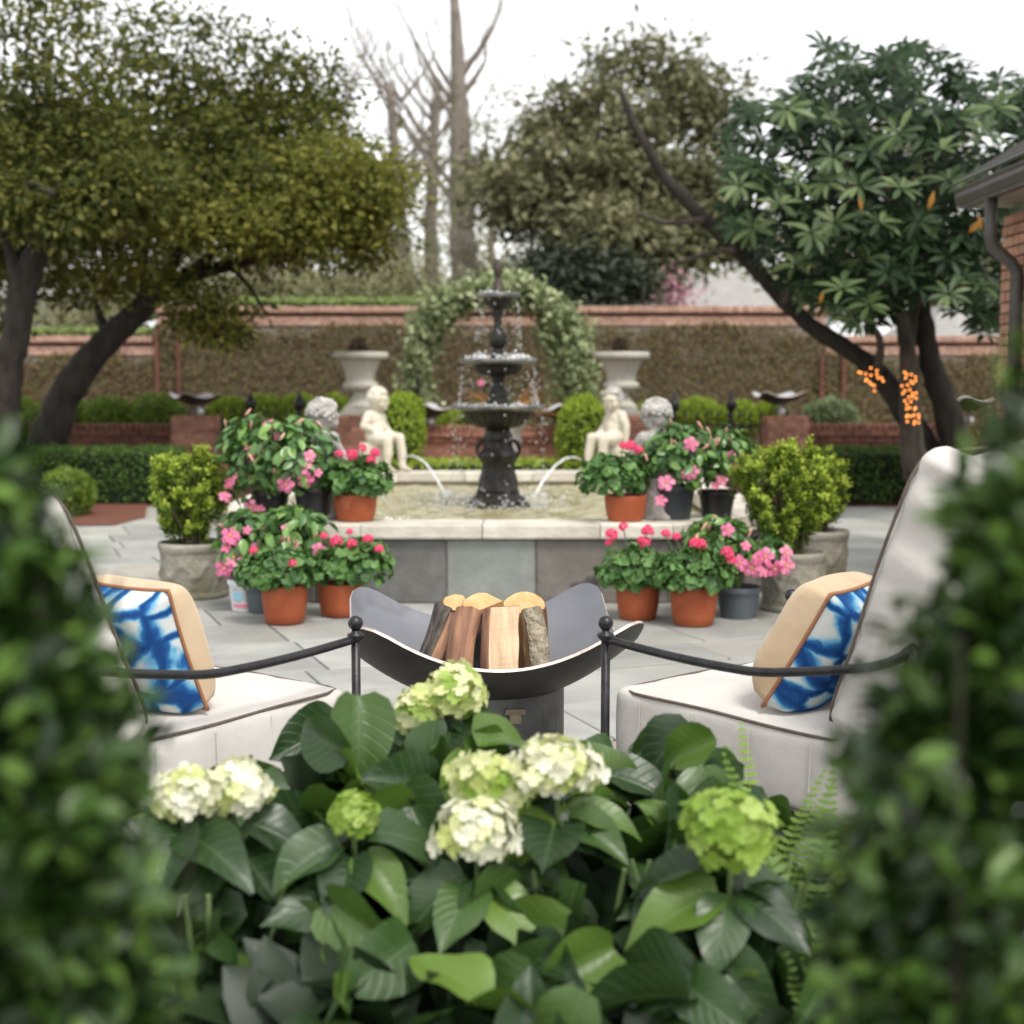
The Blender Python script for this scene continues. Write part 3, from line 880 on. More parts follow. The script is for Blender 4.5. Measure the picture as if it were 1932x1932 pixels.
MB().lathe(mb_, 80, fn=flute(20, 0.035, 1, 4)).build('middle_bowl', M_bronze, fnt, smooth=True)
MB().lathe(prof_px([(60, 687), (70, 685), (74, 681), (72, 677), (60, 680), (15, 684)]), 80, fn=lambda r, z, a, i: r * (1 + (0.012 * math.cos(40 * a) if i in (1, 2) else 0))).build('middle_bowl_rim', M_bronze_rim, fnt, smooth=True)
MB().lathe(prof_px([(18, 682), (15, 674), (11, 666), (12, 660), (9, 657)]), 32).build('vase_foot', M_bronze, fnt, smooth=True)
MB().lathe(prof_px([(9, 657), (14, 653), (16, 645), (16, 634), (14, 628), (10, 624)]), 32, fn=flute(12, .03)).build('vase', M_bronze, fnt, smooth=True)
MB().lathe(prof_px([(10, 624), (8, 620), (8, 596), (9, 590), (9, 584)]), 28).build('upper_stem', M_bronze, fnt, smooth=True)
MB().lathe(prof_px([(9, 586), (14, 582), (20, 574), (24, 567), (28, 563), (36, 561)]), 64, fn=flute(14, .05, 1, 4)).build('top_bowl', M_bronze, fnt, smooth=True)
MB().lathe(prof_px([(36, 562), (41, 560), (42, 556), (40, 553), (32, 556), (10, 558)]), 64).build('top_bowl_rim', M_bronze_rim, fnt, smooth=True)
MB().lathe(prof_px([(12, 557), (12, 547), (10, 544), (8, 534), (6.5, 528), (5, 522), (8, 517), (8.6, 508), (8, 500), (5, 494), (4, 487)]), 24).build('finial', M_rust, fnt, smooth=True)

# falling water, spray and jets
def glass(name, c=(1, 1, 1), rough=0.05, tw=1.0):
    if name in MATS: return MATS[name]
    m, nt, N, Lk, b_ = nodes_of(name)
    b_.inputs['Base Color'].default_value = rgb(c); b_.inputs['Roughness'].default_value = rough
    b_.inputs['IOR'].default_value = 1.33; b_.inputs['Transmission Weight'].default_value = tw
    b_.inputs['Specular IOR Level'].default_value = 0.8
    MATS[name] = m
    return m
M_drop = glass('water_drop', (0.95, 0.96, 0.97), 0.05, 0.55)
M_foam = glass('white_water', (0.95, 0.97, 0.98), 0.25, 0.15)
def drops(name, pts, rads, m, label, cat='water', kind='stuff'):
    ico = bmesh.new(); bmesh.ops.create_icosphere(ico, subdivisions=1, radius=1)
    T = np.array([v.co for v in ico.verts]); Fq = np.array([[v.index for v in f.verts] for f in ico.faces]); ico.free()
    n = len(pts); kk = len(T)
    V = T[None] * np.asarray(rads)[:, None, None] * np.array([1, 1, 1.25]) + np.asarray(pts)[:, None]
    Fc = (Fq[None] + (np.arange(n) * kk)[:, None, None]).reshape(-1, 3)
    o = link(name, np_mesh(name, V.reshape(-1, 3), Fc, smooth=True), m)
    return tag(o, label, cat, kind=kind)
pts, rads = [], []
def curtain(r_px, v0, v1, n, spread=6, r0=.0035, r1=.0075):
    for _ in range(n):
        a = random.choice([0, PI] if random.random() < .5 else [random.uniform(0, 2 * PI)]) + random.gauss(0, .35)
        t = random.random() ** 0.8
        r = (r_px + random.gauss(0, spread * .35) + spread * t * .5) * k
        pts.append((FC.x + r * math.cos(a), FC.y + r * math.sin(a), zf(v0 + (v1 - v0) * t)))
        rads.append(random.uniform(r0, r1))
curtain(38, 562, 676, 150, 9)
curtain(70, 688, 764, 190, 7)
curtain(86, 776, 950, 210, 9)
for _ in range(420):     # splash crown over the water
    a = random.uniform(0, 2 * PI); r = abs(random.gauss(88, 34)) * k
    pts.append((FC.x + r * math.cos(a), FC.y + r * math.sin(a), WZ + abs(random.gauss(0, .05)))); rads.append(random.uniform(.004, .01))
drops('water_drops', pts, rads, M_drop, 'falling drops and spray round the tiers of the fountain')
# white splashes in the two upper bowls, the jet on top
pts, rads = [], []
for r_px, v, n, hh in ((64, 680, 320, 6), (34, 556, 90, 3), (76, 767, 150, 3)):
    for _ in range(n):
        a = random.uniform(0, 2 * PI); r = r_px * math.sqrt(random.uniform(.1, 1.05))
        pts.append((FC.x + r * k * math.cos(a), FC.y + r * k * math.sin(a), zf(v - abs(random.gauss(0, hh))))); rads.append(random.uniform(.0035, .0085))
drops('bowl_splash', pts, rads, M_foam, 'white water splashing in the bowls of the fountain')
jet = MB()
jp = [(FC.x + random.uniform(-.004, .004), FC.y + random.uniform(-.004, .004), zf(v)) for v in (492, 486, 480, 474, 469, 464, 459)]
jet.tube(jp, [.014, .022, .025, .027, .032, .03, .010], 10)
for _ in range(14): jet.ball((FC.x + random.gauss(.008, .016), FC.y + random.gauss(0, .014), zf(random.uniform(459, 476))), random.uniform(.007, .014), 7, 5)
tag(jet.build('water_jet', M_foam, smooth=True), 'short white jet of water at the very top of the fountain', 'water jet')
def spout(label, p0, p1, rise, r=.009):
    m = MB()
    ps = []
    for i in range(17):
        t = i / 16
        p = p0.lerp(p1, t); p.z = p0.z + (p1.z - p0.z) * t * t + rise * 4 * t * (1 - t) * .5
        ps.append(p + Vector((random.gauss(0, .003), random.gauss(0, .003), random.gauss(0, .002))))
    m.tube(ps, [r * (0.75 + .5 * i / 16) * random.uniform(.85, 1.15) for i in range(17)], 8)
    for _ in range(26): m.ball(p1 + Vector((random.gauss(0, .09), random.gauss(0, .09), abs(random.gauss(0, .03)))), random.uniform(.006, .014), 6, 4)
    tag(m.build('water_spout', M_foam, smooth=True), label, 'water jet', 'spouts from the pool rim')
spout('arched spout of water from the left seated cherub into the pool', P(760, 866, 13.0), Vector((P(842, 926, 11.6).x, 11.6, WZ)), .16)
spout('arched spout of water from the right seated cherub into the pool', P(1098, 868, 13.0), Vector((P(1006, 928, 11.6).x, 11.6, WZ)), .16)
spout('thin spout of water low beside the left terracotta pot on the rim', P(690, 935, 8.9), Vector((P(752, 958, 9.6).x, 9.6, WZ)), .03, .006)
# ================================================================== STONE CHERUBS ON THE RIM
M_cherub = mat('weathered_stone_cream', (0.50, 0.45, 0.36), (0.70, 0.65, 0.54), rough=0.85, scale=7, bump=0.4, bscale=45, c3=(0.36, 0.31, 0.23), scale3=5, lo3=.55, hi3=.8)
M_cherub_grey = mat('weathered_stone_grey', (0.24, 0.23, 0.21), (0.52, 0.49, 0.46), rough=0.9, scale=16, bump=0.6, bscale=50)
M_urnstone = mat('urn_stone', (0.47, 0.455, 0.385), (0.58, 0.565, 0.49), rough=0.85, scale=4, bump=0.25, bscale=40, c3=(0.28, 0.28, 0.24), scale3=2, lo3=.5, hi3=.8)
dg_objs = []
def remeshed(name, mb, voxel, m, parent, smooth_it=4):
    me = mb.mesh(name + '_src')
    tmp = bpy.data.objects.new(name + '_src', me); COL.objects.link(tmp)
    r = tmp.modifiers.new('r', 'REMESH'); r.mode = 'VOXEL'; r.voxel_size = voxel; r.use_smooth_shade = True
    s = tmp.modifiers.new('s', 'SMOOTH'); s.iterations = smooth_it; s.factor = .5
    dg = bpy.context.evaluated_depsgraph_get()
    out = bpy.data.meshes.new_from_object(tmp.evaluated_get(dg))
    bpy.data.objects.remove(tmp); bpy.data.meshes.remove(me)
    out.name = name
    out.materials.clear()
    return link(name, out, m, parent)
def limb(mb, pts, rad, n=10):
    """capsule chain: tube plus balls at the joints"""
    mb.tube(pts, rad, n)
    for p, r in zip(pts, rad): mb.ball(p, r, 10, 7)
def hand(mb, w, d, side):
    """small chubby hand at wrist w pointing along d"""
    d = Vector(d).normalized(); s = d.cross(Vector((0, 0, 1))).normalized() if abs(d.z) < .95 else Vector((0, 1, 0))
    w = Vector(w)
    mb.ball(w + d * .022, .02, 8, 6, (1.1, 1, .8))
    for i, L in enumerate((.026, .031, .029, .022)):
        b0 = w + d * .034 + s * (i - 1.5) * .0095
        limb(mb, [b0, b0 + d * L * .6, b0 + d * L + Vector((0, 0, -.008))], [.0062, .0058, .005], 6)
    t0 = w + d * .014 + s * side * .018
    limb(mb, [t0, t0 + d * .012 + s * side * .012, t0 + d * .026 + s * side * .013], [.007, .0065, .0055], 6)
def cherub(name, label, loc, rz, head_yaw, pose, m, mh, curl_seed, group='stone cherubs on the pool rim', mirror=1):
    """seated chubby child, facing local +X; feet on the rim at z = 0"""
    t = thing(name, label, 'statue', loc, rz, group)
    t.scale = (1, mirror, 1)
    b_ = MB()
    SH = .25
    # pelvis, belly, chest
    b_.ball((0, 0, SH + .075), .1, 16, 10, (.95, 1.05, .85))
    b_.ball((.02, 0, SH + .145), .1, 16, 10, (.92, .98, .95))
    b_.ball((.005, 0, SH + .215), .098, 16, 10, (.85, 1.02, .85))
    b_.ball((-.005, .06, SH + .262), .045, 10, 8); b_.ball((-.005, -.06, SH + .262), .045, 10, 8)
    limb(b_, [(-.005, 0, SH + .27), (.012, 0, SH + .32)], [.05, .045])
    # head
    hc = Vector((.035, 0, SH + .395)); hm = Matrix.Rotation(head_yaw, 3, 'Z') @ Matrix.Rotation(.18, 3, 'Y')
    def H_(p): return hc + hm @ Vector(p)
    b_.ball(hc, .093, 18, 14, (1.02, .9, 1.06), hm)
    b_.ball(H_((.055, .035, -.032)), .036, 10, 8); b_.ball(H_((.055, -.035, -.032)), .036, 10, 8)      # cheeks
    b_.ball(H_((.075, 0, -.058)), .026, 10, 8)                                                          # chin
    b_.ball(H_((.098, 0, -.012)), .014, 8, 6); limb(b_, [H_((.09, 0, .02)), H_((.1, 0, -.01))], [.008, .012], 6)   # nose
    b_.ball(H_((.088, 0, -.038)), .013, 8, 6, (.8, 1.5, .6))                                            # lips
    limb(b_, [H_((.084, -.045, .022)), H_((.094, 0, .026)), H_((.084, .045, .022))], [.011, .009, .011], 6)         # brow
    for s in (-1, 1): b_.ball(H_((0, s * .086, -.012)), .02, 8, 6, (.9, .5, 1.3))
    # legs
    if pose == 'front':
        for s, fx in ((-1, .0), (1, .07)):
            knee = (.19 + fx * .3, s * .085, SH + (.035 if s < 0 else .05)); ank = (.175 + fx, s * .08, .04)
            limb(b_, [(.03, s * .06, SH + .06), (.11, s * .075, SH + .055), knee, (.195 + fx * .6, s * .085, SH - .08), ank], [.072, .068, .052, .047, .03])
            limb(b_, [ank, (ank[0] + .05, ank[1], .025), (ank[0] + .085, ank[1], .018)], [.03, .026, .018])
            for j in range(5): b_.ball((ank[0] + .1 - abs(j - 1) * .004, ank[1] + (j - 2) * .011 * s, .013), .0085, 6, 5)
    arms = {'belly': [[(-.005, -.095, SH + .26), (-.03, -.15, SH + .165), (.07, -.095, SH + .115)], [(-.005, .095, SH + .26), (.0, .145, SH + .165), (.09, .12, SH + .09)]],
            'down': [[(-.005, -.095, SH + .26), (-.03, -.13, SH + .15), (-.02, -.14, SH + .045)], [(-.005, .095, SH + .26), (.03, .135, SH + .165), (.12, .1, SH + .10)]]}
    key = 'belly' if 'belly' in label or True and pose == 'front' and curl_seed % 2 == 0 else 'down'
    for s, pl in zip((-1, 1), arms[key]):
        A, B, C = [Vector(p) for p in pl]
        limb(b_, [A, A.lerp(B, .5), B, B.lerp(C, .5), C], [.045, .046, .037, .035, .024])
        hand(b_, C, (C - B).normalized(), -s)
    remeshed('body', b_, .0075, m, t)
    # curls of hair
    h_ = MB()
    rr_ = random.Random(curl_seed)
    for i in range(90):
        th = math.acos(1 - 1.25 * (i + .5) / 90); ph = i * 2.39996
        p = Vector((math.sin(th) * math.cos(ph), math.sin(th) * math.sin(ph), math.cos(th)))
        if p.x > .55 and p.z < .55: continue
        q_ = H_((p.x * .096 - .008, p.y * .088, p.z * .1 + .012))
        h_.ball(q_, rr_.uniform(.014, .022), 7, 5, (rr_.uniform(.8, 1.2), rr_.uniform(.8, 1.2), rr_.uniform(.7, 1.1)))
    remeshed('hair', h_, .006, mh, t, 2)
    # stump he sits on
    MB().lathe([(.15, 0), (.155, .02), (.135, .05), (.125, .15), (.13, .22), (.12, SH + .01)], 20, (-.03, 0, 0), fn=lambda r, z, a, i: r * (1 + .05 * math.sin(5 * a + i) + .03 * math.sin(11 * a))).build('stump', m, t, smooth=True)
    return t
zc = RIM
pL = Vector((P(708, 880, 13.25).x, 13.28, zc)); pR = Vector((P(1162, 880, 13.25).x, 13.28, zc))
cl = cherub('cherub_statue', 'cream stone cherub seated on the far left rim, hands in its lap', pL, math.radians(-28), math.radians(14), 'front', M_cherub, M_cherub, 2)
c_r = cherub('cherub_statue', 'cream stone cherub with grey hair seated on the far right rim', pR, math.radians(208), math.radians(-30), 'front', M_cherub, M_cherub_grey, 5, mirror=-1)
nl = Vector((P(606, 990, 8.72).x, 8.72, zc)); nr = Vector((P(1240, 990, 8.72).x, 8.72, zc))
c_nl = cherub('cherub_statue', 'curly grey stone cherub seen from behind among the left flowers', nl, math.radians(62), math.radians(-25), 'front', M_cherub_grey, M_cherub_grey, 7)
c_nr = cherub('cherub_statue', 'curly grey stone cherub seen from behind among the right flowers', nr, math.radians(105), 0.0, 'front', M_cherub_grey, M_cherub_grey, 9)
for c in (cl, c_r): c.scale = (1.0, c.scale.y, 1.03)
for c in (c_nl, c_nr): c.scale = (1.0, 1.0, .965)
# folded wing / shawl of the near left cherub
w_ = MB()
for i in range(9):
    f = i / 8
    w_.tube([(-.06, -.02 - .02 * i, .52 - .005 * i), (-.085, -.06 - .022 * i, .44 - .03 * f), (-.06, -.10 - .02 * i, .36 - .10 * f)], [.012, .02, .008], 7)
w_.build('wing', M_cherub_grey, c_nl, smooth=True)

# ------------------------------------------------------------------ stone urns on the brick pillars
M_dead = leafmat('dry_plant', [(0.03, 0.02, 0.015), (0.06, 0.04, 0.03), (0.09, 0.06, 0.045)], rough=.9, trans=0)
def urn(label, u, Y):
    ky = PX(Y)
    z0 = P(u, 783, Y).z
    def z(v): return P(u, v, Y).z - z0
    t = thing('stone_urn', label, 'urn', (P(u, 740, Y).x, Y, z0 + .004), 0, 'stone urns on brick pillars')
    MB().box((0, 0, z(776) / 2), (70 * ky, 70 * ky, z(776))).box((0, 0, (z(776) + z(768)) / 2), (56 * ky, 56 * ky, z(768) - z(776) - .002)).build('plinth', M_urnstone, t)
    MB().lathe([(r * ky, z(v)) for r, v in ((30, 769), (29, 766), (20, 757), (14, 748), (13, 741), (16, 738))], 32).build('foot', M_urnstone, t, smooth=True)
    MB().lathe([(r * ky, z(v)) for r, v in ((16, 739), (26, 737), (33, 733), (34, 727), (31, 722), (26, 720))], 40).build('bulge', M_urnstone, t, smooth=True)
    MB().lathe([(r * ky, z(v)) for r, v in ((26, 721), (27, 712), (30, 700), (35, 688), (40, 679))], 40, caps=False).build('bell', M_urnstone, t, smooth=True)
    sharp(MB().lathe([(r * ky, z(v)) for r, v in ((40, 680), (46, 678), (52, 676), (53, 670), (51, 665), (46, 665), (42, 670), (2, 671))], 48).build('rim', M_urnstone, t), 30)
    n = 260
    d = rand_unit(n); d[:, 2] = np.abs(d[:, 2])
    pos = d * np.array([15 * ky, 15 * ky, 28 * ky]) * RNG.uniform(.2, 1, n)[:, None] + np.array([-2 * ky, 0, z(668)])
    scatter('dry_plant', pos, d + RNG.normal(size=(n, 3)) * .4 + np.array([0, 0, .6]), rand_unit(n), RNG.uniform(.05, .12, n), RNG.uniform(.015, .035, n), M_dead, t, kind='stuff')
urn('cream stone urn on the brick pillar left of the fountain', 680, Y_W - .2)
urn('cream stone urn on the brick pillar right of the fountain', 1172, Y_W - .2)
# ================================================================== POTTED PLANTS
M_terra = mat('terracotta', (0.27, 0.058, 0.017), (0.35, 0.085, 0.027), rough=0.75, scale=4, bump=0.15, bscale=60, c3=(0.38, 0.15, 0.08), scale3=5, lo3=.58, hi3=.85, objrand=.06)
M_greypot = mat('grey_plastic', (0.07, 0.085, 0.10), (0.09, 0.105, 0.12), rough=0.5, scale=5)
M_darkpot = mat('charcoal_plastic', (0.026, 0.032, 0.038), (0.036, 0.043, 0.05), rough=0.5, scale=5)
M_blackpot = mat('black_plastic', (0.010, 0.010, 0.011), (0.018, 0.018, 0.018), rough=0.45, scale=5)
M_whitepot = mat('white_plastic', (0.62, 0.64, 0.66), (0.70, 0.71, 0.72), rough=0.5, scale=5)
M_potsoil = mat('potting_soil', (0.02, 0.014, 0.01), (0.045, 0.03, 0.02), rough=1, scale=60, bump=.8, bscale=90)
M_stem = mat('green_stem', (0.10, 0.16, 0.05), (0.16, 0.22, 0.08), rough=0.6, scale=20)
M_ger = leafmat('geranium_leaf', [(0.022, 0.062, 0.016), (0.042, 0.10, 0.027), (0.065, 0.14, 0.04), (0.10, 0.20, 0.07)], rough=0.55, trans=0.25, island=False)
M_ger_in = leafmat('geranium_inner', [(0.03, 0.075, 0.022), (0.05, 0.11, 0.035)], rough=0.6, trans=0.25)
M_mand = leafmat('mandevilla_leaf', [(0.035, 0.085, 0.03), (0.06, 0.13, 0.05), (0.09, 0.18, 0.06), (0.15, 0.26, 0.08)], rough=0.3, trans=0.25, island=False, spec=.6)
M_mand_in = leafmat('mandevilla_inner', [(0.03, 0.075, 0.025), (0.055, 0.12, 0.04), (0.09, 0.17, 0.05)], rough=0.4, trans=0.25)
M_hot = leafmat('hot_pink_petal', [(0.80, 0.045, 0.14), (0.87, 0.075, 0.20), (0.90, 0.13, 0.27)], rough=0.6, trans=0.3, gain=1.0)
M_pink = leafmat('soft_pink_petal', [(0.80, 0.16, 0.34), (0.86, 0.23, 0.42), (0.90, 0.32, 0.48)], rough=0.55, trans=0.3, island=False, gain=1.0)
M_bud = leafmat('bud', [(0.80, 0.35, 0.30), (0.85, 0.55, 0.40)], rough=.5, trans=.2, island=False, gain=1.0)
M_throat = mat('yellow_throat', (0.75, 0.45, 0.08), rough=.6)

def round_leaf(name, seed, mat_):
    r = random.Random(seed)
    V, F_ = [(0, 0, 0.0)], []
    n = 15
    for ring, rad in ((0, .5), (1, 1.0)):
        for i in range(n):
            a = 2 * PI * i / n - PI / 2
            lob = 1 + (0.13 * math.cos(5 * a + .4) + r.uniform(-.07, .07)) * ring
            cut = 0.45 if (i == 0 and ring) else 1
            rr_ = rad * lob * cut
            z = (0.16 * rad * rad) + (0.2 * math.sin(3 * a + seed) + r.uniform(-.14, .14)) * ring - .22 * ring * max(0, math.sin(a)) * r.uniform(.3, 1.1)
            V.append((rr_ * math.cos(a), rr_ * math.sin(a), z))
    for i in range(n):
        j = (i + 1) % n
        F_.append((0, 1 + i, 1 + j)); F_.append((1 + i, 1 + n + i, 1 + n + j)); F_.append((1 + i, 1 + n + j, 1 + j))
    me = np_mesh(name, np.array(V) * .030, np.array(F_), smooth=True)
    me.materials.append(mat_)
    return me
GER = [round_leaf('leaf', s, M_ger) for s in range(5)]
MAND = [leaf_mesh('leaf', M_mand, L=.075, W=.042, nseg=4, fold=.35, droop=d, prof='oval', across=1, seed=i) for i, d in enumerate((.1, .25, .4, .05))]

def ger_cluster(seed, m):
    """round head of small five petalled florets"""
    r = random.Random(seed); b_ = MB()
    for i in range(17):
        z = 1 - 1.35 * (i + .5) / 17; ph = i * 2.4
        d = Vector((math.sqrt(max(0, 1 - z * z)) * math.cos(ph), math.sqrt(max(0, 1 - z * z)) * math.sin(ph), z))
        c = d * .03 * r.uniform(.85, 1.1)
        x = d.orthogonal().normalized(); y = d.cross(x)
        a0 = r.random() * 6
        for k_ in range(5):
            a = a0 + k_ * 2 * PI / 5
            e = x * math.cos(a) + y * math.sin(a); f = d.cross(e)
            L = .0155
            b_.add([c, c + e * L * .6 + f * L * .42 + d * .003, c + e * L + d * r.uniform(-.003, .004), c + e * L * .6 - f * L * .42 + d * .003], [(0, 1, 2, 3)])
    me = b_.mesh('flower_cluster'); me.materials.append(m)
    return me
HOT = [ger_cluster(s, M_hot) for s in range(4)]
def trumpet(seed):
    """mandevilla flower: five broad twisted petals round a throat, opening along +Z"""
    r = random.Random(seed); b_ = MB()
    b_.lathe([(.003, -.035), (.006, -.02), (.010, -.004), (.011, 0)], 8, caps=False)
    for k_ in range(5):
        a = k_ * 2 * PI / 5
        def pt(rad, da, z): return (rad * math.cos(a + da), rad * math.sin(a + da), z)
        z1, z2 = r.uniform(.002, .008), r.uniform(-.008, .006)
        b_.add([pt(.008, -.5, 0), pt(.024, -.55, z1), pt(.038, -.25, z2), pt(.041, .2, z2 - .004), pt(.032, .62, z2), pt(.008, .5, 0), pt(.022, .1, z1 - .003)],
               [(0, 1, 6), (1, 2, 6), (2, 3, 6), (3, 4, 6), (4, 5, 6), (5, 0, 6)])
    me = b_.mesh('flower', smooth=False); me.materials.append(M_pink)
    return me
TRUMP = [trumpet(s) for s in range(4)]
BUD = MB().lathe([(.002, -.03), (.004, -.015), (.006, 0), (.007, .012), (.005, .024), (.001, .034)], 7).mesh('bud', True); BUD.materials.append(M_bud)
EYE = MB().ball((0, 0, .001), .006, 7, 4).mesh('throat', True); EYE.materials.append(M_throat)

def pot_profile(kind, w, h):
    r = w / 2
    if kind == 'terra': return [(r * .76, 0), (r * .82, h * .03), (r * .90, h * .25), (r * .965, h * .55), (r * .995, h * .82), (r * 1.0, h * .95), (r * .985, h), (r * .93, h), (r * .91, h * .9), (r * .3, h * .86)]
    p = [(r * .74, 0)]
    for i in range(6):
        z = h * (.06 + .125 * i); rr_ = r * (.75 + .16 * i / 6)
        p += [(rr_, z), (rr_ + r * .012, z + h * .02), (rr_ + r * .02, z + h * .1)]
    return p + [(r * .93, h * .82), (r * 1.0, h * .83), (r * 1.01, h * .86), (r * 1.0, h * .98), (r * .97, h), (r * .93, h), (r * .9, h * .88), (r * .3, h * .85)]
def make_pot(t, kind, w, h, m):
    pr = pot_profile('terra' if kind == 'terra' else 'plastic', w, h)
    pot = MB().lathe(pr, 40).build('pot', m, t, smooth=True); sharp(pot, 40)
    MB().lathe([(w * .44, h * .84), (w * .3, h * .9), (.002, h * .92)], 24, caps=False).build('soil', M_potsoil, t, smooth=True)
    return pot

def dome_leaves(t, meshes, c, rx, ry, rz_, n, rs, smin, smax, flat=.55, zmin=-.55, front=True, back_keep=.25, inner=None, ninner=150, isz=.06):
    cnt = 0
    c = Vector(c)
    tries = 0
    while cnt < n and tries < n * 8:
        tries += 1
        d = Vector((rs.gauss(0, 1), rs.gauss(0, 1), rs.gauss(0, 1))).normalized()
        if d.z < zmin: continue
        if front and d.y > .35 and rs.random() > back_keep: continue
        rad = rs.uniform(.78, 1.05)
        p = c + Vector((d.x * rx, d.y * ry, d.z * rz_)) * rad
        nrm = (d + Vector((0, 0, flat)) + Vector((rs.gauss(0, .35), rs.gauss(0, .35), rs.gauss(0, .25)))).normalized()
        ax = Vector((d.x, d.y, -.35)) + Vector((rs.gauss(0, .5), rs.gauss(0, .5), rs.gauss(0, .3)))
        ax = ax - nrm * ax.dot(nrm)
        if ax.length < .05: continue
        put_leaf(t, rs.choice(meshes), p, ax, nrm, rs.uniform(smin, smax))
        cnt += 1
    if inner is not None:
        N_ = ninner
        d = rand_unit(N_); d[:, 2] = np.abs(d[:, 2]) * np.where(RNG.random(N_) < .3, -.5, 1)
        pos = d * np.array([rx, ry, rz_]) * RNG.uniform(.3, .85, N_)[:, None] + np.array(c)
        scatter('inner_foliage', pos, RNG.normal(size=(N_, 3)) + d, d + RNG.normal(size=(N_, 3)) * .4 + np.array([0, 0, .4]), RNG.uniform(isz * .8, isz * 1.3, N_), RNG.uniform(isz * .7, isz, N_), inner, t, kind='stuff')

def geranium(label, base_uv, z0, w_px, v_rim, fol, clusters, seed, n=150, Y=None):
    """fol: centre u, v and half sizes in picture units of the leaf mound"""
    u, v = base_uv
    g_ = G(u, v, z0); y = (Y or g_.y) + 0.1
    x = P(u, v, y).x
    ky = PX(y)
    t = thing('potted_geranium', label, 'potted plant', (x, y, z0 + .002), 0, 'potted geraniums by the pool')
    h = (P(u, v_rim, y).z - z0)
    make_pot(t, 'terra', w_px * ky, h, M_terra)
    fu, fv, hu, hv = fol
    c = P(fu, fv, y) - t.location
    rs = random.Random(seed)
    rx, rz_ = hu * ky * 1.0, hv * ky * .96
    dome_leaves(t, GER, c, rx, rx * .85, rz_, n, rs, .8, 1.25, inner=M_ger_in, ninner=170)
    for i in range(7):
        a = rs.random() * 6
        MB().tube([(0.03 * math.cos(a), .03 * math.sin(a), h * .88), (c.x + rx * .5 * math.cos(a), rx * .4 * math.sin(a), c.z)], .005, 5).build('stem', M_stem, t)
    for j, (cu, cv, sz) in enumerate(clusters):
        yy = y - rx * .55
        p = P(cu, cv, yy) - t.location
        cl_ = link('flower_cluster', HOT[(seed + j) % 4], None, t, loc=p, rot=(rs.uniform(-.5, .3), rs.uniform(-.4, .4), rs.random() * 6), scale=sz)
        MB().tube([(0, 0, -.004), ((c.x - p.x) * .3, (c.y - p.y) * .4, -.10)], .0035, 5).build('flower_stalk', M_stem, t, loc=p)
    return t
def mandevilla(label, base_uv, z0, w_px, v_rim, fol, flowers, seed, potm, n=150, Y=None, buds=5, name='potted_mandevilla', second=None):
    u, v = base_uv
    g_ = G(u, v, z0); y = (Y or g_.y) + 0.1
    x = P(u, v, y).x
    ky = PX(y)
    t = thing(name, label, 'potted plant', (x, y, z0 + .002), 0, 'potted mandevillas by the pool')
    h = (P(u, v_rim, y).z - z0)
    pot = make_pot(t, 'plastic', w_px * ky, h, potm)
    rs = random.Random(seed)
    for fu, fv, hu, hv, nn in ([fol + (n,)] + ([second] if second else [])):
        c = P(fu, fv, y) - t.location
        rx, rz_ = hu * ky * .92, hv * ky * .92
        dome_leaves(t, MAND, c, rx, min(rx, .26), rz_, nn, rs, .75, 1.3, flat=.5, zmin=-.9, inner=M_mand_in, ninner=int(nn * 1.6), isz=.065)
        for i in range(6):
            a = rs.random() * 6
            e = Vector((c.x + rx * .8 * math.cos(a), min(rx, .22) * .7 * math.sin(a), c.z + rz_ * rs.uniform(-.3, .9)))
            MB().tube([(0, 0, h * .85), (e.x * .4, e.y * .5, h + (e.z - h) * .6), e], [.005, .004, .003], 5).build('vine', M_stem, t)
    c = P(fol[0], fol[1], y) - t.location
    for j, (cu, cv, sz) in enumerate(flowers):
        yy = y - min(fol[2] * ky, .26) * .9
        p = P(cu, cv, yy) - t.location
        dirv = Vector((rs.gauss((cu - fol[0]) / 200, .35), -1, rs.gauss(.25, .3))).normalized()
        q_ = dirv.to_track_quat('Z', 'Y').to_matrix().to_4x4()
        f = link('flower', TRUMP[(seed + j) % 4], None, t, mx=Matrix.Translation(p) @ q_ @ Matrix.Scale(sz, 4))
        link('throat', EYE, None, f)
        MB().tube([-dirv * .033 * sz, -dirv * .07 + Vector((0, .02, .02))], .0028, 5).build('flower_stalk', M_stem, t, loc=p)
    for j in range(buds):
        fx, fz = rs.uniform(-.9, .9), rs.uniform(-.4, 1.05)
        p = Vector((c.x + fx * fol[2] * ky, c.y - min(fol[2] * ky, .26) * rs.uniform(.5, 1), c.z + fz * fol[3] * ky * math.sqrt(max(.05, 1 - fx * fx))))
        link('bud', BUD, None, t, loc=p, rot=(rs.uniform(-.9, .9), rs.uniform(-.9, .9), 0))
    return t
ZR = RIM
# left group
geranium('red clay pot of geranium standing foremost on the ground, left group', (538, 1181), 0, 88, 1103, (528, 1078, 78, 46), ((552, 1066, .9), (478, 1040, .7)), 1)
geranium('red clay pot of geranium on the ground beside the pool wall, left group', (642, 1167), 0, 84, 1100, (668, 1066, 76, 52), ((634, 1022, 1.05), (664, 1027, .9), (694, 1018, .85), (715, 1037, .8), (612, 1012, .7), (660, 1004, .6)), 2)
geranium('red clay pot of geranium on the pool rim, left of the fountain', (671, 991), ZR, 82, 932, (677, 906, 64, 46), ((684, 846, .75), (708, 856, .95), (700, 868, .9), (640, 858, .8), (664, 859, 1.05)), 3, Y=8.42)
mandevilla('black pot of pink mandevilla on the pool rim, left group, beside the clay pot', (592, 988), ZR, 78, 918, (552, 862, 98, 82), ((574, 880, 1.3), (577, 905, 1.3), (539, 914, 1.35), (585, 860, 1.0), (600, 892, .7)), 4, M_blackpot, n=230, Y=8.5, buds=10)
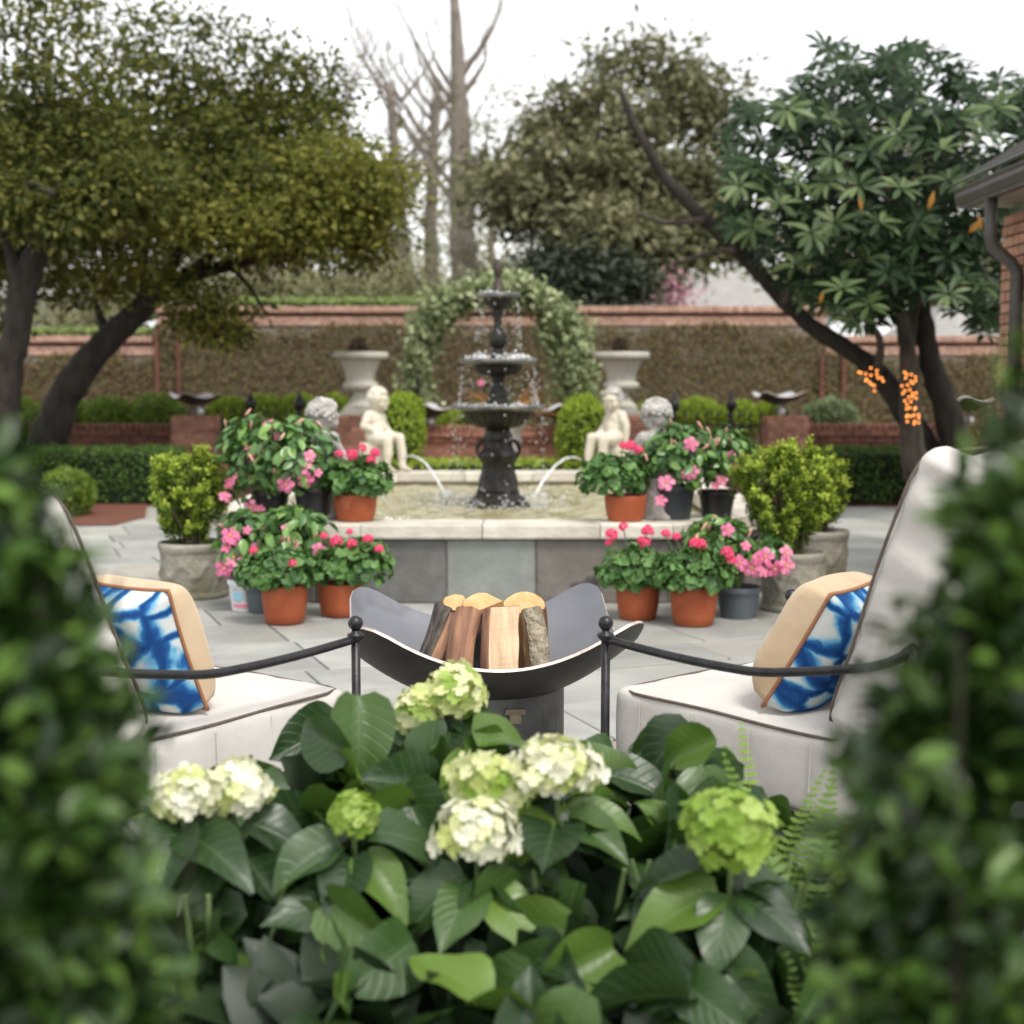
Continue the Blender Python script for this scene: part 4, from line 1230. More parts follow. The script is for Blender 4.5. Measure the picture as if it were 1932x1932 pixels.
mandevilla('black pot of pink mandevilla at the back of the left group, leftmost on the rim', (512, 990), ZR, 74, 925, (476, 866, 66, 90), ((475, 858, 1.5), (490, 851, 1.2), (510, 803, 1.1), (524, 824, .7), (474, 958, 1.3), (489, 962, 1.0), (432, 912, .9), (442, 900, .8), (424, 936, 1.0)), 5, M_blackpot, n=170, Y=8.62, buds=8)
wp = mandevilla('white labelled nursery pot of pink mandevilla, leftmost on the ground', (461, 1154), 0, 62, 1092, (462, 1020, 52, 62), ((434, 1010, 1.45), (440, 1015, 1.2), (441, 1052, 1.5), (423, 1073, 1.4), (488, 1034, 1.2), (426, 1033, .8), (466, 1000, .7)), 6, M_whitepot, n=120, Y=8.0, buds=4)
mandevilla('grey pot of pink mandevilla half hidden behind the foremost left clay pot', (494, 1160), 0, 66, 1100, (548, 1000, 74, 48), ((545, 1020, 1.2), (552, 1028, .9), (540, 998, .8), (601, 1036, 1.0)), 7, M_greypot, n=130, Y=7.95, buds=5)
# printed label on the white pot: blue blocks, text lines, pink band
M_lblue = mat('label_blue', (0.25, 0.48, 0.62), rough=.5); M_lpink = mat('label_pink', (0.62, 0.16, 0.25), rough=.5); M_lgrey = mat('label_grey', (0.35, 0.38, 0.42), rough=.5)
wr = 62 * PX(8.1) / 2
wh = P(461, 1092, 8.1).z
def label_patch(z0, z1, a0, a1, m):
    b_ = MB(); vs, fs = [], []
    for i in range(9):
        a = a0 + (a1 - a0) * i / 8
        for z in (z0, z1):
            rr_ = wr * (.765 + .16 * (z / wh)) + .007
            vs.append((rr_ * math.cos(a), rr_ * math.sin(a), z))
    for i in range(8): fs.append((2 * i, 2 * i + 2, 2 * i + 3, 2 * i + 1))
    b_.add(vs, fs).build('printed_label', m, wp)
label_patch(wh * .14, wh * .24, -2.2, -1.0, M_lpink)
label_patch(wh * .36, wh * .62, -2.15, -1.5, M_lblue)
for i in range(4): label_patch(wh * (.36 + .07 * i), wh * (.385 + .07 * i), -1.4, -1.02, M_lgrey)
label_patch(wh * .68, wh * .72, -2.2, -1.2, M_lgrey)
# right group
geranium('red clay pot of geranium on the ground beside the pool wall, right group', (1203, 1173), 0, 84, 1100, (1198, 1078, 70, 52), ((1154, 1010, 1.1), (1176, 994, .8), (1221, 1003, 1.05), (1217, 1024, .95), (1148, 1024, .6), (1210, 1020, .7)), 8)
geranium('red clay pot of geranium standing foremost on the ground, right group', (1308, 1185), 0, 90, 1106, (1310, 1082, 80, 48), ((1310, 1026, 1.0), (1322, 1028, .9), (1372, 1044, 1.05), (1380, 1058, .8), (1276, 1013, .7), (1256, 1008, .8)), 9)
geranium('red clay pot of geranium on the pool rim, right of the fountain', (1180, 991), ZR, 80, 934, (1158, 902, 66, 48), ((1190, 843, 1.1), (1206, 850, .8), (1176, 842, .8)), 10, Y=8.42)
mandevilla('grey ribbed pot of pink mandevilla on the ground beside the right planter', (1392, 1171), 0, 88, 1106, (1352, 1018, 66, 50), ((1373, 1000, 1.0), (1395, 1062, 1.25), (1419, 1072, 1.35), (1444, 1050, 1.3), (1462, 1074, 1.3), (1484, 1044, 1.2), (1485, 1068, 1.4), (1430, 1055, 1.0), (1408, 1030, .8), (1440, 1078, .9), (1316, 1028, .8)), 11, M_greypot, n=110, Y=7.75, buds=9, second=(1440, 1045, 50, 38, 60))
mandevilla('charcoal ribbed pot of pink mandevilla on the pool rim, right of the clay pot', (1271, 981), ZR, 84, 915, (1282, 862, 76, 68), ((1257, 910, 1.4), (1247, 944, 1.0), (1304, 838, 1.2), (1306, 890, 1.15), (1296, 895, .9)), 12, M_darkpot, n=190, Y=8.55, buds=8)
mandevilla('black pot of pink mandevilla at the back of the right group', (1352, 978), ZR, 74, 925, (1366, 856, 58, 56), ((1382, 880, 1.1), (1362, 905, 1.0), (1350, 915, .8), (1380, 858, .7), (1345, 836, .8)), 13, M_blackpot, n=120, Y=8.7, buds=6)

# ------------------------------------------------------------------ boxwood shrubs in carved stone planters
M_planter = mat('carved_planter', (0.20, 0.185, 0.15), (0.34, 0.32, 0.27), rough=0.95, scale=6, bump=0.6, bscale=35, c3=(0.11, 0.105, 0.06), scale3=3.5, lo3=.42, hi3=.7)
M_shrub = leafmat('yellow_box', [(0.16, 0.22, 0.03), (0.25, 0.32, 0.05), (0.36, 0.43, 0.085)], rough=0.5, trans=0.35, spec=.3)
M_shrub_old = leafmat('box_old', [(0.04, 0.075, 0.012), (0.075, 0.125, 0.02), (0.12, 0.18, 0.03)], rough=0.5, trans=0.3, spec=.3)
M_twig = mat('twig', (0.10, 0.08, 0.05), (0.16, 0.13, 0.08), rough=.9, scale=20)
def boxwood(label, base_uv, w_px, v_rim, fol, seed, planter=True, ntips=170, y=None, group='boxwoods in stone planters'):
    u, v = base_uv
    g_ = G(u, v, 0); y = (y or g_.y) + .2
    x = P(u, v, y).x; ky = PX(y)
    t = thing('potted_boxwood', label, 'potted shrub', (x, y, 0.002), 0, group)
    r, h = w_px * ky / 2, P(u, v_rim, y).z
    def carve(rr_, z, a, i):
        f = z / h
        if .12 < f < .82:
            sw = math.sin(4 * a + .6)                                  # swags and rosettes in low relief
            d = abs(f - (.62 - .22 * sw * sw))
            rr_ += r * (.05 * math.exp(-(d / .06) ** 2) + .035 * max(0, math.sin(8 * a)) ** 4 * math.exp(-((f - .4) / .18) ** 2) + .012 * math.sin(23 * a + 17 * f) * math.sin(31 * f))
        return rr_
    pr = [(r * .93, 0), (r * .95, h * .04), (r * .95, h * .09), (r * .91, h * .11)] + [(r * (.91 + .03 * i / 24), h * (.12 + .70 * i / 24)) for i in range(25)] + [(r * .96, h * .84), (r * .985, h * .88), (r * 1.0, h * .93), (r * .985, h), (r * .9, h), (r * .88, h * .9), (r * .1, h * .88)]
    MB().lathe(pr, 96, fn=carve).build('planter', M_planter, t, smooth=True)
    fu, fv, hu, hv = fol
    c = np.array(P(fu, fv, y) - t.location)
    rx, rz_ = hu * ky, hv * ky
    rg = np.random.default_rng(seed)
    tips, axs = [], []
    while len(tips) < ntips:
        d = rg.normal(size=3); d /= np.linalg.norm(d)
        rad = rg.uniform(.45, 1.0) ** .6 * (1 + .12 * math.sin(5 * d[0] + 3 * d[2] + seed))
        p = c + d * np.array([rx, rx, rz_]) * rad * (1.0 + (.18 * rg.random() if d[2] > .3 else 0))
        tips.append(p); a = d * .6 + np.array([0, 0, .9]) + rg.normal(size=3) * .25; axs.append(a / np.linalg.norm(a))
    pos, ax, up = [], [], []
    for p, a in zip(tips, axs):
        for j in range(64):
            s = rg.random() * .3 if j < 24 else .2 + .8 * rg.random()
            q_ = p - a * (s * .13) + rg.normal(size=3) * .012
            d = rg.normal(size=3); d -= a * d.dot(a); d /= np.linalg.norm(d)
            pos.append(q_); ax.append(d * .8 + a * .7); up.append(a - d * .3 + rg.normal(size=3) * .3)
    pos = np.array(pos); n = len(pos)
    ax, up = np.array(ax), np.array(up)
    tipm = np.arange(n) % 64 < 24          # young leaves crowd the shoot tips
    tp = pos.copy()
    for nm, msk, mm in (('foliage', ~tipm, M_shrub_old), ('new_growth', tipm, M_shrub)):
        k_ = int(msk.sum())
        scatter(nm, pos[msk], ax[msk], up[msk], rg.uniform(.020, .034, k_), rg.uniform(.012, .02, k_), mm, t, kind='stuff')
    b_ = MB()
    base = Vector((0, 0, h * .88))
    for p, a in list(zip(tips, axs))[::3]:
        e = Vector(p) - Vector(a) * .02
        b_.tube([base + Vector((rg.normal() * .03, rg.normal() * .03, 0)), base.lerp(e, .5) + Vector((0, 0, .03)), e], [.006, .004, .002], 4, cap=False)
    b_.build('twigs', M_twig, t)
    MB().lathe([(r * .88, h * .9), (r * .4, h * .93), (.002, h * .94)], 20, caps=False).build('soil', M_potsoil, t)
    return t
boxwood('yellow green boxwood in a mossy carved stone planter, left of the flowers', (368, 1134), 134, 1022, (350, 930, 78, 88), 3)
boxwood('yellow green boxwood in a pale carved stone planter, right of the flowers', (1494, 1161), 124, 1040, (1478, 930, 94, 96), 4, ntips=230)
boxwood('yellow green boxwood peeping out behind the larger right boxwood', (1545, 1105), 110, 1000, (1552, 920, 52, 76), 5, ntips=100, y=9.0)
# ================================================================== FIRE BOWL, LOGS
def steelmat(name, c1, c2, rough, metal):
    return mat(name, c1, c2, rough=rough, scale=3.5, detail=8, metal=metal, bump=0.06, bscale=30, c3=tuple(x * .45 for x in c1), scale3=4.5, lo3=.52, hi3=.8)
M_steel = steelmat('steel_sky_side', (0.165, 0.17, 0.19), (0.21, 0.215, 0.235), .42, .3)  # paler base colour paints the sky reflected inside the bowl
M_steel_out = steelmat('steel_outside', (0.030, 0.026, 0.022), (0.06, 0.054, 0.046), .5, .3)  # same steel without the painted sky tone
M_edge = mat('worn_edge', (0.40, 0.34, 0.30), (0.62, 0.55, 0.50), rough=.5, scale=60, metal=.4)
M_drum = mat('drum_steel', (0.07, 0.07, 0.068), (0.16, 0.16, 0.155), rough=.5, scale=6, detail=8, metal=.4, bump=.15, bscale=30)
def rsq(phi, half, rc):
    """distance to a rounded square outline along phi"""
    c, s = abs(math.cos(phi)), abs(math.sin(phi))
    if s > c: c, s = s, c
    r = half / c
    if r * s > half - rc:
        m = half - rc
        bq = m * (c + s); cq = 2 * m * m - rc * rc
        r = bq + math.sqrt(max(0, bq * bq - cq))
    return r
def bowl_layers(half, rc, z0, kq, nphi=96, nr=16, thick=.008):
    top, bot = [], []
    for i in range(1, nr + 1):
        f = i / nr
        for k_ in range(nphi):
            ph = 2 * PI * k_ / nphi
            r = f * rsq(ph, half, rc)
            z = z0 + kq * r * r
            n = Vector((-2 * kq * r * math.cos(ph), -2 * kq * r * math.sin(ph), 1)).normalized()
            p = Vector((r * math.cos(ph), r * math.sin(ph), z))
            top.append(p); bot.append(p - n * thick)
    return top, bot
def bowl_parts(t, half, rc, z0, kq, thick=.009, mi=None, mo=None, nphi=96, nr=16, names=('bowl_inside', 'bowl_outside', 'rim_edge')):
    top, bot = bowl_layers(half, rc, z0, kq, nphi, nr, thick)
    def faces(rev):
        fs = []
        for i in range(nr - 1):
            for k_ in range(nphi):
                k2 = (k_ + 1) % nphi
                f = (i * nphi + k_, (i + 1) * nphi + k_, (i + 1) * nphi + k2, i * nphi + k2)
                fs.append(tuple(reversed(f)) if rev else f)
        c = len(top)
        for k_ in range(nphi):
            k2 = (k_ + 1) % nphi
            fs.append((c, k_, k2) if not rev else (c, k2, k_))
        return fs
    MB().add(top + [Vector((0, 0, z0))], faces(False)).build(names[0], mi or M_steel, t, smooth=True)
    MB().add(bot + [Vector((0, 0, z0 - thick))], faces(True)).build(names[1], mo or M_steel_out, t, smooth=True)
    e = MB(); a = (nr - 1) * nphi
    e.add(top[a:] + bot[a:], [(k_, nphi + k_, nphi + (k_ + 1) % nphi, (k_ + 1) % nphi) for k_ in range(nphi)])
    e.build(names[2], M_edge, t)
BC = Vector((-0.075, 4.335, 0))
BZ, BK = .335, 1.0
fire = thing('fire_bowl', 'dark steel fire bowl with four upturned corners on a grey drum', 'fire bowl', BC, math.radians(7))
bowl_parts(fire, .415, .10, BZ, BK)
MB().lathe([(.238, 0), (.243, .004), (.243, .03), (.236, .034), (.236, BZ + .045), (.2, BZ + .03)], 64).build('drum', M_drum, fire); sharp(fire.children[-1], 40)
MB().box((.055, -.242, .345), (.06, .012, .016)).box((.055, -.246, .325), (.034, .01, .028)).build('bracket', mat('bracket_brass', (.22, .17, .11), (.34, .29, .22), rough=.4, metal=.5, scale=20), fire)
# logs
def barkmat(name, c1, c2, bump, bscale, st=(6, 6, 1.5), c3=None):
    return mat(name, c1, c2, rough=.9, scale=6, detail=8, stretch=st, bump=bump, bscale=bscale, lo=.4, hi=.6, c3=c3, scale3=5, lo3=.58, hi3=.62)
M_bark_dark = barkmat('bark_dark', (.035, .03, .027), (.13, .11, .095), 1.0, 14)
M_bark_red = barkmat('bark_red', (.17, .085, .052), (.31, .165, .105), .5, 8, (5, 5, .8), (.40, .21, .11))
M_bark_grey = barkmat('bark_grey_log', (.20, .17, .12), (.42, .36, .26), .9, 16, (5, 5, 4))
M_wood = mat('split_wood', (.40, .22, .10), (.60, .38, .20), rough=.75, scale=5, detail=8, stretch=(12, 12, 1), bump=.4, bscale=6)
M_wood_pale = mat('split_wood_pale', (.48, .32, .19), (.68, .50, .33), rough=.75, scale=5, detail=8, stretch=(12, 12, 1), bump=.4, bscale=6)
M_wood_orange = mat('split_wood_orange', (.40, .19, .07), (.56, .30, .13), rough=.75, scale=5, detail=8, stretch=(12, 12, 1), bump=.4, bscale=6)
M_end = mat('end_grain', (.52, .30, .125), (.66, .44, .22), rough=.8, scale=16, detail=8, bump=.3, bscale=60, c3=(.55, .28, .12), scale3=9)
def firewood(label, top, bot, r, a0, a1, apex, bark, wood, spin, seed):
    """section: arc of bark from a0 to a1 (degrees) closed through a split apex point (in units of r), z along the log"""
    T, B = Vector(top), Vector(bot)
    L = (T - B).length
    rg = random.Random(seed)
    t = thing('firewood_log', label, 'log', B, 0, 'split logs standing in the fire bowl')
    t.rotation_mode = 'QUATERNION'
    z = (T - B).normalized()
    f = Vector((0, -1, 0)); x = f.cross(z).normalized(); y = z.cross(x)
    m3 = Matrix(((x.x, y.x, z.x), (x.y, y.y, z.y), (x.z, y.z, z.z)))
    t.rotation_quaternion = (m3 @ Matrix.Rotation(spin + PI, 3, 'Z')).to_quaternion()
    na, nz_ = 14, 12
    arc = [math.radians(a0 + (a1 - a0) * i / na) for i in range(na + 1)]
    wob = [rg.uniform(-.03, .03) for _ in arc]
    def ring(zf_, sc=1.0):
        bend = .010 * math.sin(zf_ * 3 + seed)
        return [((r * (1 + w * .8 + .03 * math.sin(zf_ * 7 + i)) * sc) * math.cos(a) + bend, (r * (1 + w * .8) * sc) * math.sin(a), zf_ * L + (.0012 * math.sin(5 * a + seed) if zf_ in (0, 1) else 0)) for i, (a, w) in enumerate(zip(arc, wob))]
    def apx(zf_):
        return [(apex[0] * r + .003 * math.sin(zf_ * 9 + seed) + .010 * math.sin(zf_ * 3 + seed), apex[1] * r + .0025 * math.sin(zf_ * 13), zf_ * L)] if apex else []
    wv, wf, bv, bf = [], [], [], []
    closed = not apex
    for j in range(nz_ + 1):
        q_ = j / nz_
        wv += ring(q_, .955) + apx(q_)
        bv += ring(q_)
    k_ = len(arc) + (1 if apex else 0); na1 = len(arc)
    for j in range(nz_):
        for i in range(k_):
            i2 = (i + 1) % k_
            wf.append((j * k_ + i, j * k_ + i2, (j + 1) * k_ + i2, (j + 1) * k_ + i))
        for i in range(na1 - 1):
            bf.append((j * na1 + i, j * na1 + i + 1, (j + 1) * na1 + i + 1, (j + 1) * na1 + i))
    # bark edge strips back to the wood
    nb = len(bv)
    for j in range(nz_ + 1):
        rw = ring(j / nz_, .955); bv += [rw[0], rw[-1]]
    for j in range(nz_):
        bf.append((nb + 2 * j, j * na1, (j + 1) * na1, nb + 2 * j + 2)); bf.append((j * na1 + na1 - 1, nb + 2 * j + 1, nb + 2 * j + 3, (j + 1) * na1 + na1 - 1))
    MB().add(wv, wf).build('split_wood', wood, t)
    o = MB().add(bv, bf).build('bark', bark, t, smooth=True)
    # end grain caps and the thin bark ring round them
    cap = [Vector(p) + Vector((0, 0, .0012)) for p in wv[-k_:]]
    MB().add(cap, [tuple(range(k_))]).build('end_grain', M_end, t)
    rt = bv[nz_ * na1:(nz_ + 1) * na1]; rw = ring(1, .955)
    MB().add(rt + rw, [(i, i + 1, na1 + i + 1, na1 + i) for i in range(na1 - 1)]).build('bark_ring', bark, t)
    return t
def lp(x, y, Y):       # from the 600-wide study crop of the logs
    return P((1300 + x / 3.22) / 1.7283, (1900 + y / 3.22) / 1.7283, Y)
HALF = (-.0, -.0)
firewood('log at far left of the bowl with rough dark bark', lp(512, 285, 4.30), lp(262, 850, 4.22), .036, 95, 300, (.35, -.1), M_bark_dark, M_wood_orange, .0, 1)
firewood('thin split log wedged second from left in the bowl', lp(590, 360, 4.27), lp(390, 950, 4.16), .028, 20, 150, (.0, -.9), M_bark_red, M_wood, 2.4, 2)
firewood('front left log with smooth red brown bark', lp(752, 315, 4.20), lp(620, 1010, 4.08), .043, 190, 345, (-.55, .35), M_bark_red, M_wood_pale, .12, 3)
firewood('broad front log showing a pale split face', lp(1078, 292, 4.17), lp(1125, 1030, 4.08), .060, 130, 232, (.85, -.62), M_bark_red, M_wood_pale, .0, 4)
firewood('right leaning log with pale grey lichened bark', lp(1340, 305, 4.24), lp(1525, 1000, 4.16), .038, 235, 395, (-.75, -.15), M_bark_grey, M_wood, .0, 5)
firewood('back right half log with curling red bark', lp(1300, 240, 4.36), lp(1345, 900, 4.50), .066, -20, 185, (-.2, -.55), M_bark_red, M_wood, .0, 6)
firewood('back middle wedge of split log with a ragged point', lp(900, 225, 4.33), lp(930, 900, 4.44), .064, 60, 215, (1.0, -.15), M_bark_red, M_wood_orange, .35, 7)
firewood('small back left log with red bark rim', lp(640, 205, 4.38), lp(600, 850, 4.50), .042, 40, 260, (.75, -.1), M_bark_red, M_wood, .3, 8)
firewood('thin dark stick between the two front logs', lp(905, 420, 4.26), lp(835, 1010, 4.16), .017, 0, 340, None, M_bark_dark, M_wood, .0, 9)

# ------------------------------------------------------------------ steel dishes on the pillars and walls
def dish(label, u, v_bot, v_stand, Y, half, rz, kq=1.25):
    z0 = P(u, v_stand, Y).z; zb = P(u, v_bot, Y).z
    t = thing('fire_dish', label, 'fire dish', (P(u, v_bot, Y).x, Y, z0 + .004), rz, 'steel fire dishes on the garden walls')
    t2 = zb - z0
    bowl_parts(t, half, .08, t2, kq, .012, mat('steel_sky_glint', (.55, .55, .56), (.68, .68, .69), rough=.35, metal=.4), M_steel_out, 48, 8, ('dish_inside', 'dish_outside', 'rim_edge'))  # pale inside colour imitates the sky glinting on the steel
    for a in range(3):
        MB().tube([(.13 * math.cos(a * 2.1), .13 * math.sin(a * 2.1), 0), (.07 * math.cos(a * 2.1), .07 * math.sin(a * 2.1), t2)], .014, 6).build('leg', M_iron, t)
    MB().ball((0.02, -.05, .05), .06, 12, 8, (1, 1, .85)).build('globe', mat('milk_glass', (.6, .6, .58), (.7, .7, .68), rough=.3), t, smooth=True)
    return t
dish('steel fire dish on the left brick pillar beside the leaning oak', 371, 764, 784, Y_W - .1, .27, .6)
dish('steel fire dish on the right brick pillar, seen edge on', 1468, 762, 784, Y_W - .1, .27, .15)
dish('steel fire dish left of the fountain above the low brick wall', 805, 788, 803, Y_W + .9, .30, .7)
dish('steel fire dish right of the fountain above the low brick wall', 1058, 790, 803, Y_W + .9, .30, .8)
dish('steel fire dish at far right behind the loquat trunks', 1822, 772, 800, Y_W, .27, .5)

# ================================================================== CHAIRS
def fabricmat(name, c1, c2, weave=900):
    m, nt, N, Lk, b_ = nodes_of(name)
    tc = N.new('ShaderNodeTexCoord')
    nz = N.new('ShaderNodeTexNoise'); nz.inputs['Scale'].default_value = 6; nz.inputs['Detail'].default_value = 6
    Lk.new(tc.outputs['Object'], nz.inputs['Vector'])
    rp = N.new('ShaderNodeValToRGB'); rp.color_ramp.elements[0].position = .3; rp.color_ramp.elements[0].color = rgb(c1); rp.color_ramp.elements[1].position = .7; rp.color_ramp.elements[1].color = rgb(c2)
    Lk.new(nz.outputs['Fac'], rp.inputs['Fac']); Lk.new(rp.outputs[0], b_.inputs['Base Color'])
    b_.inputs['Roughness'].default_value = .9; b_.inputs['Specular IOR Level'].default_value = .2; b_.inputs['Sheen Weight'].default_value = .25
    wv = N.new('ShaderNodeTexNoise'); wv.inputs['Scale'].default_value = weave; wv.inputs['Detail'].default_value = 2
    n2 = N.new('ShaderNodeTexNoise'); n2.inputs['Scale'].default_value = 9; n2.inputs['Detail'].default_value = 4
    Lk.new(tc.outputs['Object'], wv.inputs['Vector']); Lk.new(tc.outputs['Object'], n2.inputs['Vector'])
    b1 = N.new('ShaderNodeBump'); b1.inputs['Strength'].default_value = .25; b1.inputs['Distance'].default_value = .002
    b2 = N.new('ShaderNodeBump'); b2.inputs['Strength'].default_value = .35; b2.inputs['Distance'].default_value = .02
    Lk.new(n2.outputs['Fac'], b2.inputs['Height']); Lk.new(wv.outputs['Fac'], b1.inputs['Height']); Lk.new(b2.outputs[0], b1.inputs['Normal']); Lk.new(b1.outputs[0], b_.inputs['Normal'])
    return m
M_cush = fabricmat('oatmeal_fabric', (.55, .52, .485), (.635, .605, .57))
M_pipe = mat('brown_piping', (.10, .075, .06), (.15, .115, .095), rough=.8, scale=40)
M_frame = mat('powder_coated_iron', (.018, .018, .02), (.035, .034, .036), rough=.38, scale=25, metal=.4, bump=.08, bscale=90)
M_burlap = fabricmat('tan_burlap', (.50, .36, .22), (.62, .47, .31), 500)
def shibori():
    m, nt, N, Lk, b_ = nodes_of('blue_shibori')
    tc = N.new('ShaderNodeTexCoord')
    nz = N.new('ShaderNodeTexNoise'); nz.inputs['Scale'].default_value = 9; nz.inputs['Detail'].default_value = 6
    Lk.new(tc.outputs['Object'], nz.inputs['Vector'])
    ad = N.new('ShaderNodeVectorMath'); ad.operation = 'MULTIPLY_ADD'; Lk.new(nz.outputs['Color'], ad.inputs[0]); ad.inputs[1].default_value = (.07, .07, .07); Lk.new(tc.outputs['Object'], ad.inputs[2])
    mp = N.new('ShaderNodeMapping'); mp.inputs['Scale'].default_value = (.2, 1, 1); Lk.new(ad.outputs[0], mp.inputs['Vector'])
    v1 = N.new('ShaderNodeTexVoronoi'); v1.feature = 'DISTANCE_TO_EDGE'; v1.inputs['Scale'].default_value = 11; v1.inputs['Randomness'].default_value = .75
    Lk.new(mp.outputs[0], v1.inputs['Vector'])
    r1 = N.new('ShaderNodeValToRGB'); e = r1.color_ramp.elements
    e[0].position = .03; e[0].color = (.010, .055, .20, 1); e[1].position = .30; e[1].color = (.66, .66, .64, 1)
    x = e.new(.085); x.color = (.02, .13, .36, 1); x = e.new(.12); x.color = (.16, .42, .60, 1); x = e.new(.17); x.color = (.58, .62, .62, 1)
    Lk.new(v1.outputs['Distance'], r1.inputs['Fac'])
    # blots of dye
    n3 = N.new('ShaderNodeTexNoise'); n3.inputs['Scale'].default_value = 5; n3.inputs['Detail'].default_value = 5; n3.inputs['Distortion'].default_value = 1.2
    Lk.new(tc.outputs['Object'], n3.inputs['Vector'])
    r3 = N.new('ShaderNodeValToRGB'); r3.color_ramp.elements[0].position = .60; r3.color_ramp.elements[1].position = .70
    Lk.new(n3.outputs['Fac'], r3.inputs['Fac'])
    mx = N.new('ShaderNodeMix'); mx.data_type = 'RGBA'; Lk.new(r3.outputs[0], mx.inputs[0]); Lk.new(r1.outputs[0], mx.inputs[6]); mx.inputs[7].default_value = (.012, .07, .26, 1)
    Lk.new(mx.outputs[2], b_.inputs['Base Color']); b_.inputs['Roughness'].default_value = .85; b_.inputs['Specular IOR Level'].default_value = .2
    return m
M_shib = shibori()

def vnoise(p, s, sd):
    return math.sin(p[0] * s + sd) * math.sin(p[1] * s * 1.3 + sd * 2) * math.sin(p[2] * s * .9 + sd * .7)
def cushion_mesh(name, w, d, h, r, crown, n=18, wrinkle=None):
    """rounded, crowned cushion centred on the origin; w along Y, d along X, h along Z"""
    hx_, hy_, hz_ = d / 2, w / 2, h / 2
    bm = bmesh.new()
    def sp(i): return math.sin((i / n - .5) * PI * .94) / math.sin(PI * .47)
    for axis in range(3):
        for sgn in (-1, 1):
            grid = {}
            for i in range(n + 1):
                for j in range(n + 1):
                    q_ = [0, 0, 0]
                    q_[axis] = sgn; q_[(axis + 1) % 3] = sp(i); q_[(axis + 2) % 3] = sp(j)
                    full = Vector((q_[0] * hx_, q_[1] * hy_, q_[2] * hz_))
                    inn = Vector((max(-hx_ + r, min(hx_ - r, full.x)), max(-hy_ + r, min(hy_ - r, full.y)), max(-hz_ + r, min(hz_ - r, full.z))))
                    dv = full - inn
                    p = inn + (dv.normalized() * r if dv.length > 1e-9 else dv)
                    fx, fy, fz = p.x / hx_, p.y / hy_, p.z / hz_
                    p.z += crown * (1 - fx * fx) * (1 - fy * fy) * fz
                    p.x += crown * .35 * (1 - fz * fz) * (1 - fy * fy) * fx; p.y += crown * .35 * (1 - fz * fz) * (1 - fx * fx) * fy
                    if wrinkle: p = wrinkle(p, fx, fy, fz)
                    grid[i, j] = bm.verts.new(p)
            for i in range(n):
                for j in range(n):
                    f = [grid[i, j], grid[i + 1, j], grid[i + 1, j + 1], grid[i, j + 1]]
                    bm.faces.new(f if sgn > 0 else f[::-1])
    bmesh.ops.remove_doubles(bm, verts=bm.verts, dist=1e-4)
    me = bpy.data.meshes.new(name); bm.to_mesh(me); bm.free()
    me.polygons.foreach_set('use_smooth', [True] * len(me.polygons))
    return me
def pipe_loop(w, d, z, r, rad, wob=0.0, sd=0):
    pts = []
    for k_ in range(64):
        ph = 2 * PI * k_ / 64
        c, s = math.cos(ph), math.sin(ph)
        e = 12
        rr_ = 1 / ((abs(c) ** e + abs(s) ** e) ** (1 / e))
        pts.append((d / 2 * rr_ * c, w / 2 * rr_ * s, z + wob * math.sin(5 * ph + sd)))
    return MB().tube(pts, rad, 6, closed=True)

